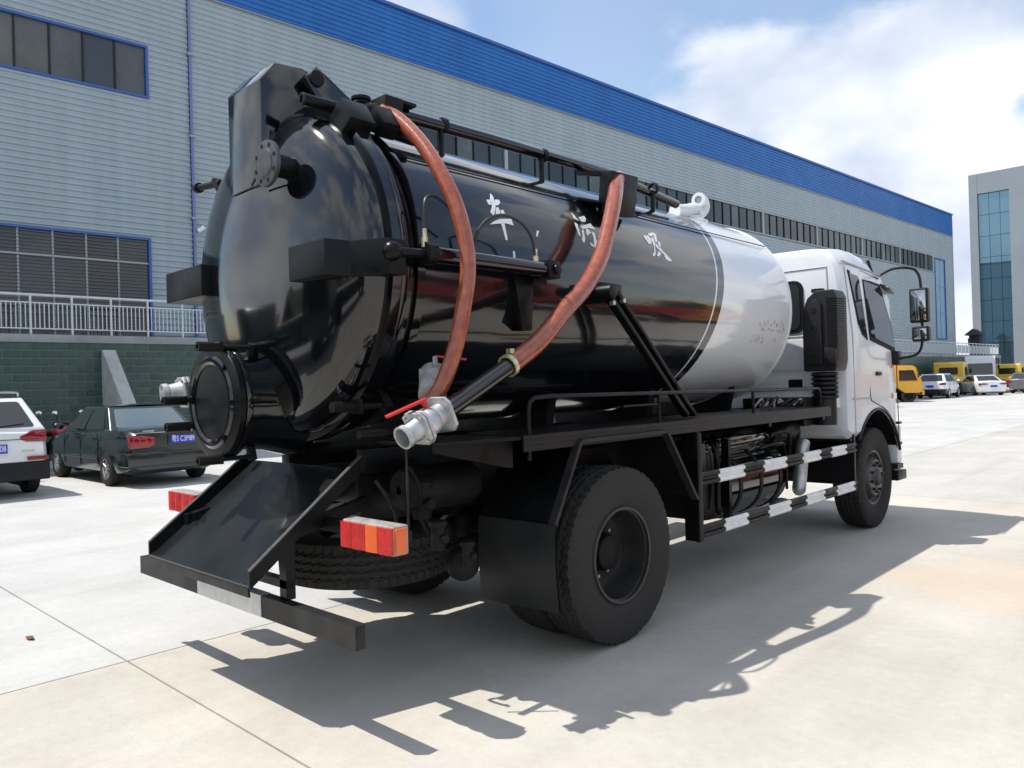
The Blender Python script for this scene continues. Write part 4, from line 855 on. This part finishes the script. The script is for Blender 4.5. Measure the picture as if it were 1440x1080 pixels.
MB().tube([side(4.60, 1.225, .0015), side(4.75, 1.17, .0015), side(4.88, 1.02, .0015), side(5.0, .78, .0015)], .005, n=6).build('door_seam', 'seal', cab)
MB().tube([side(3.78, 1.33, .002), side(4.25, 1.325, .002)], .006, n=6).build('body_crease', 'greyframe', cab)
MB().bb(1.178, 1.20, 4.42, 4.56, 1.545, 1.585).build('door_handle', 'plastic', cab, bevel=.008)
MB().bb(1.06, 1.17, 5.06, 5.20, .60, 1.0).build('corner_panel', 'white', cab, bevel=.02)
MB().bb(.9, 1.18, 5.02, 5.30, .42, .52).build('front_bumper_end', 'blackm', cab, bevel=.01)
MB().bb(-1.1, 1.1, 5.18, 5.38, .42, .80).build('front_bumper', 'white', cab, bevel=.02)
MB().bb(1.0, 1.19, 4.98, 5.16, .55, .60).build('cab_step', 'plastic', cab)
MB().bb(.75, 1.14, 3.80, 4.06, .92, 1.16).build('wheel_box', 'plastic', cab, bevel=.02)
# cab rear wall
RW = 3.70
A, B_, C_, D_ = (-1.05, RW, 1.0), (1.05, RW, 1.0), (1.0, RW, 2.7), (-1.0, RW, 2.7)
def rp(name, x0, x1, z0, z1, mt, off=.008, th=.02, rad=.05, par=cab):
    return panel((x0, RW, z0), (x1, RW, z0), (x1, RW, z1), (x0, RW, z1), 0, 1, 0, 1, off, th, rad=rad).build(name, mt, par, bevel=.003 if mt == 'white' else 0)
rp('rear_window_seal', -.77, .77, 1.98, 2.50, 'seal', .012, rad=.09); rp('rear_window', -.735, .735, 2.015, 2.465, 'glass', .018, rad=.075)
rp('rear_panel', -.98, .98, 1.62, 1.92, 'white', .012, rad=.03); rp('rear_panel', -1.0, 1.0, 1.42, 1.56, 'white', .014, rad=.03); rp('rear_panel', -1.0, 1.0, 1.24, 1.38, 'white', .012, rad=.03)
rp('black_label', .60, .74, 1.445, 1.53, 'seal', .018, rad=.01)
MB().bb(.55, 1.1, 3.55, 3.69, 1.25, 1.36).build('rear_sill', 'white', cab, bevel=.01)
for pts in ([(-1.0, 2.60), (1.0, 2.60)], [(-1.0, 2.60), (-1.02, 1.95)], [(1.0, 2.60), (1.02, 1.95)], [(-1.02, 1.95), (1.02, 1.95)]):
    MB().tube([(x, RW-.001, z) for x, z in pts], .007, n=6).build('panel_seam', 'greyframe', cab)
MB().tube([side(3.86, 2.64, .001), side(3.84, 1.95, .001), side(3.84, 1.0, .001)], .004, n=6).build('panel_seam', 'greyframe', cab)
MB().tube([side(3.80, 2.655, .004), side(4.84, 2.60, .004)], .009, n=6).build('rain_gutter', 'greyframe', cab)
MB().bb(1.172, 1.186, 4.86, 5.03, 1.30, 1.36).build('side_badge', 'chrome', cab, bevel=.003)
MB().bb(1.175, 1.19, 4.90, 4.98, 1.62, 1.66).build('side_marker', 'lamb', cab, bevel=.004)
for z in (.80, 1.02): MB().bb(1.12, 1.178, 5.085, 5.19, z, z+.025).build('step_tread', 'plastic', cab)
# roof deflector edge and marker
MB().tube([(1.02, 4.75, 2.775), (1.0, 4.93, 2.66)], .018, n=8).build('roof_marker', 'plastic', cab)
vz = MB(); vz.hexa([(1.10, 4.86, 2.50), (1.20, 4.82, 2.46), (1.20, 5.00, 2.40), (1.06, 5.06, 2.44), (1.10, 4.87, 2.52), (1.20, 4.83, 2.475), (1.20, 5.00, 2.415), (1.06, 5.06, 2.46)]); vz.build('window_visor', 'plastic', cab)
# mirrors
mr = MB().tube(spline([(1.04, 4.84, 2.56), (1.20, 4.93, 2.66), (1.36, 5.0, 2.66), (1.43, 5.02, 2.60), (1.455, 5.02, 2.46), (1.455, 5.02, 2.20), (1.455, 5.02, 1.90), (1.40, 5.02, 1.76), (1.22, 5.0, 1.715)], 6), .014, n=10).build('mirror_arm', 'plastic', cab)
MB().bb(1.15, 1.24, 4.95, 5.06, 1.65, 1.80).build('mirror_bracket', 'plastic', cab, bevel=.01)
for z0, z1, x0, x1 in ((2.08, 2.44, 1.355, 1.535), (1.885, 2.045, 1.37, 1.535)):
    hd = MB().bb(x0, x1, 4.955, 5.05, z0, z1).build('mirror_head', 'plastic', cab, bevel=.025, seg=3)
    panel((x0, 4.95, z0), (x1, 4.95, z0), (x1, 4.95, z1), (x0, 4.95, z1), .10, .90, .07, .93, .003, .004, rad=.025).build('mirror_glass', 'mirror', hd) if False else MB().bb(x0+.02, x1-.02, 4.948, 4.957, z0+.025, z1-.025).build('mirror_glass', 'mirror', cab, bevel=.002)
# air intake behind the cab
ai = MB().prism([(.89, 1.60), (1.19, 1.60), (1.21, 1.70), (1.21, 2.28), (1.18, 2.345), (1.02, 2.345), (.94, 2.28), (.89, 2.15)], 'y', 3.36, 3.62)
aio = ai.build('air_intake', 'plastic', TR, bevel=.02, seg=3)
MB().prism([(.93, 1.66), (1.08, 1.66), (1.08, 2.22), (1.03, 2.27), (.97, 2.24), (.93, 2.14)], 'y', 3.335, 3.365).build('intake_panel', 'plastic', aio, bevel=.012)
for z in (2.16, 2.0, 1.74): MB().cyl((1.01, 3.337, z), (1.01, 3.328, z), .026, n=16).build('intake_hole', 'seal', aio)
for k in range(20): MB().bb(1.12, 1.222, 3.345, 3.56, 1.84+k*.022, 1.85+k*.022).build('intake_louvre', 'plastic', aio)
MB().prism([(1.10, 1.66), (1.205, 1.66), (1.205, 1.80), (1.10, 1.82), (1.08, 1.75)], 'y', 3.335, 3.40).build('intake_snorkel', 'plastic', aio, bevel=.012)
be = MB()
for k in range(6): be.lathe([(.095, 0), (.12, .012), (.12, .03), (.095, .042)], (1.03, 3.50, 1.34+k*.042), (0, 0, 1), n=24)
be.build('bellows', 'plastic', aio); MB().cyl((1.03, 3.5, 1.1), (1.03, 3.5, 1.34), .10, n=20).build('intake_duct', 'plastic', aio)
MB().cyl((1.0, 3.48, 2.34), (1.0, 3.48, 2.37), .06, n=14).build('intake_cap', 'plastic', aio)

# ================================================================== CARS (local: +Y forward, origin on the ground at the middle)
def lerp(tab, y):
    if y <= tab[0][0]: return tab[0][1]
    for (a, b_), (c, e) in zip(tab[:-1], tab[1:]):
        if y <= c:
            t = (y-a)/(c-a); t = t*t*(3-2*t)*.5+t*.5; return b_+(e-b_)*t
    return tab[-1][1]
tyre_small = {}
def car_wheel(par, x, y, rr, w, sx, rim='rimalu'):
    key = (round(rr, 3), rim)
    if key not in tyre_small:
        t = MB().lathe([(.62*rr, -w/2), (.90*rr, -w/2), (.97*rr, -w*.44), (rr, -w*.36), (rr, w*.36), (.97*rr, w*.44), (.90*rr, w/2), (.62*rr, w/2)], (0, 0, 0), (1, 0, 0), n=36).mesh('tyre', M['rubber'])
        d_ = MB(); d_.lathe([(.60*rr, w*.46), (.64*rr, w*.50), (.66*rr, w*.48), (.62*rr, w*.40), (.58*rr, 0), (.5*rr, -.02)], (0, 0, 0), (1, 0, 0), n=36); d_.cyl((w*.30, 0, 0), (w*.42, 0, 0), .14*rr, n=16)
        for k in range(5):
            a = 2*math.pi*k/5+.3
            for da in (-.12, .12):
                c, s_ = math.cos(a+da), math.sin(a+da); c1, s1 = math.cos(a+da*1.6), math.sin(a+da*1.6); d_.beam((w*.38, .08*rr*c, .08*rr*s_), (w*.40, .62*rr*c1, .62*rr*s1), .09*rr, .03, up=(1, 0, 0))
        bk = MB().cyl((-.03, 0, 0), (0.0, 0, 0), .58*rr, n=24).mesh('brake_backing', M['dark'])
        tyre_small[key] = (t, d_.mesh('wheel', M[rim]), bk)
    t, d_, bk = tyre_small[key]; o = link('wheel', d_, par, (x, y, rr))
    if sx < 0: o.rotation_euler.z = math.pi
    link('tyre', t, o); link('brake_backing', bk, o)
def car(name, label, loc, rz, L, W, pt, top, gh, rr, wy, zlow=.20, group=None, tail=None, plate=None, lower=None, light='ldark', rim='rimalu', roofrail=False, badge=None, nose=.84, rearglass='cglass'):
    root = empty(name, label, 'car', loc, rz, group); h = W/2
    top = [(y, z) for y, z in top]; ys_ = [-L/2+L*i/44 for i in range(45)]
    wtab = [(-L/2, h*.86), (-L/2+.10, h*.93), (-L/2+.40, h*.985), (-L*.2, h), (L*.2, h), (L/2-.6, h*.97), (L/2-.15, h*.88), (L/2, h*nose)]
    zb = [(-L/2, zlow+.10), (-L/2+.35, zlow), (L/2-.35, zlow), (L/2, zlow+.06)]
    b = MB(); S_ = []
    for y in ys_:
        w, zt, z0 = lerp(wtab, y), lerp(top, y), lerp(zb, y); hh = zt-z0
        half = [(w*.80, z0), (w*.955, z0+.05), (w*.985, z0+.22*hh), (w, z0+.48*hh), (w*.992, z0+.66*hh), (w*.975, z0+.80*hh), (w*.95, z0+.91*hh), (w*.90, z0+.97*hh), (w*.80, zt), (0, zt+.03)]
        S_.append([(x, y, z) for x, z in half]+[(-x, y, z) for x, z in reversed(half[:-1])])
    k = len(S_[0])
    for s_ in S_: b.v += s_
    b.f = [(i*k+j, i*k+(j+1) % k, (i+1)*k+(j+1) % k, (i+1)*k+j) for i in range(44) for j in range(k)]+[tuple(range(k-1, -1, -1)), tuple(range(44*k, 45*k))]
    body = b.build('body', pt, root, ang=42)
    cm_ = MB()
    for y in wy: cm_.cyl((-2, y, rr), (2, y, rr), rr*1.13, n=32)
    cut(body, cm_.mesh('c', M['seal']))
    for y in wy:
        for sx in (1, -1):
            car_wheel(root, sx*(h-.105), y, rr, .2, sx, rim)
            MB().bb(sx*(h-.32), sx*(h-.30), y-rr*1.1, y+rr*1.1, .15, rr*2.1).build('wheel_well', 'seal', body)
    # greenhouse: gh = dict(rb,rt,ft,fb (y), zb rear, zbf front belt, zr roof, wb, wt)
    g = gh; wb_, wt_ = g['wb']*h, g['wt']*h
    rb = [(-wb_, g['rb'], g['zb']), (wb_, g['rb'], g['zb'])]; fb = [(-wb_, g['fb'], g['zbf']), (wb_, g['fb'], g['zbf'])]
    rt = [(-wt_, g['rt'], g['zr']-.03), (wt_, g['rt'], g['zr']-.03)]; ft = [(-wt_, g['ft'], g['zr']-.02), (wt_, g['ft'], g['zr']-.02)]
    dn = Vector((0, 0, -.12)); lowr = [tuple(Vector(p)+dn) for p in (rb[0], rb[1], fb[1], fb[0])]
    cbn = MB().add(lowr+[rb[0], rb[1], fb[1], fb[0], rt[0], rt[1], ft[1], ft[0]], [(3, 2, 1, 0), (0, 1, 5, 4), (1, 2, 6, 5), (2, 3, 7, 6), (3, 0, 4, 7), (4, 5, 9, 8), (5, 6, 10, 9), (6, 7, 11, 10), (7, 4, 8, 11), (8, 9, 10, 11)])
    cabn = cbn.build('cabin', pt, root, bevel=.07, seg=4, ang=50)
    mr_ = MB(); P_ = []
    for i in range(7):
        y = g['rt']+(g['ft']-g['rt'])*i/6
        for j in range(7):
            u = -1+2*j/6; P_.append((u*wt_*.95, y, g['zr']-.03+.035*(1-u*u)*(1-(2*i/6-1)**2*.6)))
    mr_.add(P_, [(i*7+j, i*7+j+1, i*7+j+8, i*7+j+7) for i in range(6) for j in range(6)]); mr_.build('roof_skin', pt, cabn)
    tailgl = panel(rb[0], rb[1], rt[1], rt[0], .08, .92, .08, .86, .006, .012, rad=.05).build('rear_window', rearglass, cabn)
    panel(fb[1], fb[0], ft[0], ft[1], .06, .94, .06, .92, .006, .012, rad=.05).build('windscreen', 'cglass', cabn)
    for A_, B2, C2, D2, rev in ((rb[1], fb[1], ft[1], rt[1], False), (fb[0], rb[0], rt[0], ft[0], True)):
        sp_ = g.get('split', .5); sp_ = 1-sp_ if rev else sp_
        for u0, u1 in ((.11 if not rev else .09, sp_-.015), (sp_+.015, .91 if not rev else .89)):
            panel(A_, B2, C2, D2, u0, u1, .06, .84, .006, .012, rad=.04).build('side_window', 'cglass', cabn)
    yr = -L/2
    for z_ in (g['zb']-.05,):
        for sx in (1, -1):
            for y in (wy[0]+.55, wy[0]+1.45): MB().bb(sx*(h*.985), sx*(h*.985+.025), y, y+.16, z_-.11, z_-.08).build('door_handle', pt, body)
    for sx in (1, -1):
        MB().sphere((sx*(h+.09), g['fb']-.35, g['zb']+.06), .1, sc=(1, .6, .7)).build('door_mirror', pt, body)
        for y in (wy[0]+.36, wy[0]+1.28, wy[0]+2.18): MB().bb(sx*(h*.99), sx*(h*1.0+.002), y-.004, y+.004, zlow+.12, g['zb']-.06).build('door_seam', 'seal', body)
    if lower: MB().prism([(-h*.94, yr-.03), (h*.94, yr-.03), (h*1.0, yr+.25), (h*1.0, yr+.42), (-h*1.0, yr+.42), (-h*1.0, yr+.25)], 'z', lower[0], lower[1]).build('rear_bumper', lower[2], body, bevel=.03, seg=3)
    if tail:
        for sx in (1, -1):
            x0, x1, z0, z1 = tail; ol = [(sx*x0*h, z0+.05), (sx*(x0+.25*(x1-x0))*h, z0+.01), (sx*x1*h, z0), (sx*x1*h, z1), (sx*(x0+.5*(x1-x0))*h, z1-.01), (sx*x0*h, z1-(.04 if x0 < .45 else .10))]
            if sx < 0: ol = ol[::-1]
            tl = MB().prism(ol, 'y', yr-.012, yr+.22).build('tail_lamp', light, body, bevel=.012)
    if plate:
        px, pz, pw, ph, txt = plate
        pl_ = MB().bb(px-pw/2, px+pw/2, yr-.045, yr-.03, pz-ph/2, pz+ph/2).build('number_plate', 'plateb', body, bevel=.003)
        MB().bb(px-pw/2-.03, px+pw/2+.03, yr-.029, yr+.05, pz-ph/2-.02, pz+ph/2+.02).build('plate_recess', pt, body)
        if txt:
            tm = text_mesh(txt, ph*.95); tm.materials.clear(); tm.materials.append(M['platew']); o = link('plate_text', tm, pl_, (px, yr-.047, pz)); o.rotation_euler = (R(90), 0, 0)
            bx = [v.co.x for v in tm.vertices]; o.scale = (pw*.9/(max(bx)-min(bx)), 1, 1)
    if roofrail:
        for sx in (1, -1): MB().tube(spline([(sx*wt_*.97, g['rt']+.15, g['zr']-.01), (sx*wt_*.97, g['rt']+.3, g['zr']+.05), (sx*wt_*.97, 0, g['zr']+.07), (sx*wt_*.97, g['ft']-.25, g['zr']+.05), (sx*wt_*.97, g['ft']-.1, g['zr']-.01)], 5), .016, n=8).build('roof_rail', 'rimalu', cabn)
    for sx in (1, -1): MB().sphere((sx*h*.62, L/2-.02, (zlow+lerp(top, L/2))/2+.1), .14, sc=(1.3, .5, .7)).build('headlamp', 'chrome', body)
    return root, body, cabn
P1 = paint('dark_green_car_paint', (.006, .013, .012)); P2 = paint('white_car_paint', (.72, .73, .75)); P3 = paint('grey_car_paint', (.12, .12, .13)); P4 = paint('maroon_car_paint', (.16, .02, .03))
# dark green saloon
sed, sb, sc = car('saloon_car', 'dark green saloon car parked nose to the green tiled wall', (-11.98, 1.98, 0), R(90), 4.50, 1.70, P1,
    [(-2.25, .93), (-2.1, .985), (-1.4, 1.0), (-.9, .96), (.9, .95), (1.3, .93), (2.0, .80), (2.25, .66)],
    dict(rb=-1.35, rt=-.78, ft=.40, fb=1.18, zb=.97, zbf=.93, zr=1.42, wb=.90, wt=.70, split=.52), .30, (-1.34, 1.36), zlow=.20,
    tail=(.42, .90, .67, .90), rearglass='rglass', plate=(.12, .80, .44, .14, '粤S C3M89'), lower=(.36, .60, P1), light='ldark')
MB().bb(-.78, .78, -2.262, -2.25, .925, .94).build('boot_trim', 'chrome', sb); MB().bb(.80, .862, -1.9, 1.9, .46, .475).build('side_trim', 'chrome', sb); MB().bb(-.866, -.848, -.95, .98, .46, .476).build('side_trim', 'chrome', sb)
MB().bb(-.06, .06, -2.262, -2.25, .955, .975).build('badge', 'chrome', sb); MB().bb(-.55, -.36, -2.262, -2.25, .95, .975).build('model_badge', 'chrome', sb)
for x in (-.66, -.46):
    MB().lathe([(.045, 0), (.062, 0), (.062, .006), (.045, .006)], (x, -2.272, .80), (0, 1, 0), n=20).build('lamp_ring', 'lred', sb)
# white SUV at the left edge
suv, ub, uc = car('suv', 'white SUV at the left edge of the photo beside the dark saloon', (-12.35, -.75, 0), R(90), 4.50, 1.84, P2,
    [(-2.25, 1.02), (-2.1, 1.06), (-1.6, 1.10), (-.8, 1.06), (.9, 1.02), (1.35, 1.0), (2.0, .88), (2.25, .72)],
    dict(rb=-2.12, rt=-1.62, ft=.25, fb=1.20, zb=1.08, zbf=1.0, zr=1.63, wb=.94, wt=.72, split=.48), .345, (-1.28, 1.40), zlow=.26,
    tail=(.50, .90, .88, 1.08), plate=(.06, .80, .44, .14, '粤S 62N08'), lower=(.28, .58, 'plastic'), roofrail=True)
MB().bb(.55, .85, -2.29, -2.25, .60, .66).build('reflector', 'ldark', ub); MB().bb(.48, .66, -2.262, -2.25, .74, .76).build('model_badge', 'chrome', ub)
MB().beam((.05, -2.14, 1.12), (.55, -2.10, 1.17), .03, .02).build('rear_wiper', 'seal', uc); MB().bb(-.72, .72, -2.262, -2.25, .93, .938).build('tailgate_seam', 'seal', ub)
# far row
car('suv', 'white SUV in the far row beside the yellow truck', (-11.15, 53.6, 0), R(2), 4.45, 1.84, P2,
    [(-2.2, 1.02), (-2.1, 1.06), (-1.6, 1.10), (-.8, 1.06), (.9, 1.02), (1.35, 1.0), (2.0, .88), (2.25, .72)],
    dict(rb=-2.05, rt=-1.55, ft=.25, fb=1.20, zb=1.08, zbf=1.0, zr=1.64, wb=.94, wt=.72), .35, (-1.30, 1.36), zlow=.30, tail=(.55, .985, .88, 1.04), plate=(0, .80, .44, .14, None), lower=(.30, .62, 'plastic'))
car('saloon_car', 'white saloon car in the far row with dark tail lamps', (-10.2, 60.2, 0), R(33), 4.85, 1.86, P2,
    [(-2.42, .95), (-2.3, 1.0), (-1.5, 1.04), (-.9, .98), (.9, .96), (1.3, .94), (2.1, .80), (2.42, .66)],
    dict(rb=-1.75, rt=-.85, ft=.35, fb=1.20, zb=1.0, zbf=.94, zr=1.46, wb=.92, wt=.70), .34, (-1.42, 1.46), zlow=.20, tail=(.40, .97, .74, .88), plate=(0, .66, .44, .14, None))
car('hatchback', 'grey hatchback parked at the far right edge', (-8.0, 65.5, 0), R(-6), 4.3, 1.78, P3,
    [(-2.15, .98), (-2.0, 1.04), (-1.5, 1.06), (-.8, 1.02), (.9, .98), (1.3, .96), (2.0, .82), (2.15, .7)],
    dict(rb=-2.0, rt=-1.5, ft=.25, fb=1.15, zb=1.04, zbf=.96, zr=1.56, wb=.92, wt=.72), .32, (-1.28, 1.30), zlow=.24, tail=(.6, .98, .8, 1.0))
# ---- light trucks of the far row (cab + load bed)
def light_truck(name, label, loc, rz, c, sc=1., bed=3.2, tall=0., group=None):
    pt = paint('truck_paint_'+label[:14].replace(' ', '_'), c, .3, .4); t = empty(name, label, 'truck', loc, rz, group)
    pf = [(2.0, .55), (2.75, .55), (2.95, .62), (2.95, 1.15), (2.62, 2.05+tall), (2.45, 2.16+tall), (1.35, 2.20+tall), (1.22, 2.10+tall), (1.20, .85), (1.6, .85)]
    cbm = MB().prism([(y*1., z) for y, z in pf], 'x', -.95, .95); cb_ = cbm.build('cab', pt, t, bevel=.05, seg=3)
    for sx in (1, -1):
        pg = [(1.70, 1.28), (2.68, 1.28), (2.47, 1.90+tall*.4), (1.70, 1.90+tall*.4)]; X = .952*sx
        MB().prism(pg, 'x', X-.006, X+.008*1).build('side_window', 'cglass', cb_)
        MB().tube([(sx*.96, 2.6, 1.9+tall), (sx*1.15, 2.7, 1.85+tall), (sx*1.15, 2.7, 1.5)], .015, n=6).build('mirror_arm', 'plastic', cb_); MB().bb(sx*1.06, sx*1.2, 2.68, 2.73, 1.45+tall*.5, 1.75+tall*.5).build('mirror', 'plastic', cb_)
        MB().bb(sx*.62, sx*.88, 2.94, 2.97, .80, .98).build('headlamp', 'chrome', cb_)
    panel((.88, 2.945, 1.2), (-.88, 2.945, 1.2), (-.84, 2.635, 2.02+tall), (.84, 2.635, 2.02+tall), .05, .95, .12, .96-tall*.45, .012, .02, rad=.06).build('windscreen', 'cglass', cb_)
    panel((-.6, 1.205, 1.45), (.6, 1.205, 1.45), (.6, 1.215, 1.90+tall*.4), (-.6, 1.215, 1.90+tall*.4), 0, 1, 0, 1, .012, .02, rad=.06).build('rear_window', 'cglass', cb_)
    MB().bb(-.95, .95, 2.93, 3.03, .42, .68).build('front_bumper', pt, cb_, bevel=.02)
    MB().bb(-.35, .35, -bed+1.1, 2.9, .55, .75).build('chassis_frame', 'blackd', t)
    bd_ = MB(); bd_.bb(-.98, .98, 1.1-bed, 1.1, .84, .92)
    for a in ((-.98, -.94, 1.1-bed, 1.1), (.94, .98, 1.1-bed, 1.1), (-.94, .94, 1.1-bed, 1.14-bed), (-.94, .94, 1.06, 1.1)): bd_.bb(a[0], a[1], a[2], a[3], .92, 1.30)
    bd_.build('load_bed', pt, t, bevel=.01)
    for y in (2.2, -bed+1.9):
        for sx in (1, -1): car_wheel(t, sx*.82, y, .40, .22, sx, 'blackd')
    t.scale = (sc,)*3; return t
light_truck('light_truck', 'orange yellow light truck beside the tanker cab', (-12.65, 44.3, 0), R(-64), (.66, .33, .02), .98)
light_truck('light_truck', 'pale yellow truck cab behind the far white SUV', (-12.5, 60.4, 0), R(3), (.74, .50, .07), 1.06, tall=.15, group=None)
light_truck('light_truck', 'tall white truck cab behind the far white saloon', (-11.9, 68.4, 0), R(-168), (.70, .71, .72), 1.08, tall=.55)
light_truck('light_truck', 'yellow truck cab behind the grey hatchback at far right', (-10.5, 69.5, 0), R(0), (.72, .50, .07), 1.0, tall=.1)
light_truck('light_truck', 'pale vehicle half hidden in front of the orange yellow truck', (-10.25, 35.6, 0), R(158), (.60, .61, .62), .9)
# ---- lorries standing beside and behind the viewer, seen only as reflections; the dark ones are added to darken the door
light_truck('lorry', 'red lorry mirrored low in the side of the black tank', (6.9, 8.2, 0), R(184), (.40, .03, .02), 1.3, bed=4.6)
light_truck('lorry', 'orange lorry mirrored in the side of the black tank', (7.2, 18.6, 0), R(178), (.60, .24, .02), 1.3, bed=4.6)
light_truck('lorry', 'dark green lorry mirrored in the left of the domed door', (-4.6, -7.4, 0), R(-84), (.02, .05, .04), 1.35, bed=4.8)
light_truck('lorry', 'black lorry mirrored in the middle of the domed door', (3.6, -10.2, 0), R(-94), (.015, .016, .02), 1.35, bed=4.8)
light_truck('lorry', 'dark blue lorry mirrored at the left edge of the domed door', (-13.6, -8.4, 0), R(-88), (.012, .02, .05), 1.35, bed=4.8)
# ---- motorcycles by the wall
def motorcycle(name, label, loc, rz, c, group=None):
    t = empty(name, label, 'motorcycle', loc, rz, group); pt = paint('bike_'+name+label[:6], c)
    for y in (-.62, .64):
        o = MB().lathe([(.22, -.04), (.27, -.05), (.30, -.03), (.305, 0), (.30, .03), (.27, .05), (.22, .04)], (0, y, .305), (1, 0, 0), n=28).build('tyre', 'rubber', t); MB().cyl((-.03, y, .305), (.03, y, .305), .22, n=24).build('wheel', 'rimalu', o)
    fr = MB(); fr.tube([(0, .64, .305), (0, .50, .72), (0, .42, 1.0)], .03, n=8); fr.tube([(0, .42, .92), (0, -.1, .75), (0, -.62, .305)], .03, n=8); fr.bb(-.14, .14, -.2, .28, .28, .62); fr.build('frame', 'blackd', t)
    MB().sphere((0, .12, .84), .2, sc=(.75, 1.4, .75)).build('fuel_tank', pt, t); MB().sphere((0, .52, .88), .17, sc=(.9, .7, 1.1)).build('front_fairing', pt, t)
    MB().bb(-.13, .13, -.72, -.08, .74, .84).build('seat', 'seal', t, bevel=.03); MB().bb(-.1, .1, -.95, -.6, .66, .78).build('tail_fairing', pt, t, bevel=.03)
    MB().prism([(.35, .62), (.95, .62), (.88, .68), (.64, .72), (.4, .68)], 'x', -.07, .07).build('front_mudguard', pt, t)
    MB().tube([(-.36, .30, 1.0), (-.2, .40, 1.04), (0, .42, 1.0), (.2, .40, 1.04), (.36, .30, 1.0)], .015, n=8).build('handlebar', 'blackd', t)
    for sx in (1, -1):
        MB().tube([(sx*.25, .36, 1.03), (sx*.30, .36, 1.22)], .007, n=6).build('mirror_stalk', 'blackd', t); MB().sphere((sx*.31, .35, 1.26), .065, sc=(1, .35, .8)).build('mirror', 'chrome', t)
    MB().sphere((0, .62, .92), .09, sc=(1, .6, 1)).build('headlamp', 'chrome', t)
    MB().beam((-.1, -.05, .2), (-.3, -.1, .01), .02, .02).build('side_stand', 'blackd', t)
    return t
motorcycle('motorcycle', 'red and white motorcycle between the saloon and the tiled wall', (-15.0, 1.65, 0), R(-70), (.42, .02, .03))
motorcycle('motorcycle', 'maroon motorcycle half hidden behind the white SUV', (-15.7, 1.05, 0), R(-85), (.10, .012, .02))
# ---- dry leaf on the concrete
lv = MB().add([(0, 0, .004), (.05, .02, .014), (.11, .015, .006), (.13, .0, .016), (.10, -.02, .008), (.05, -.025, .018)], [(0, 1, 5), (1, 2, 4, 5), (2, 3, 4)])
lo = lv.build('leaf', 'leafm', loc=(-1.90, -2.31, 0)); tag(lo, 'small dry brown leaf lying on the concrete at lower left', 'leaf')
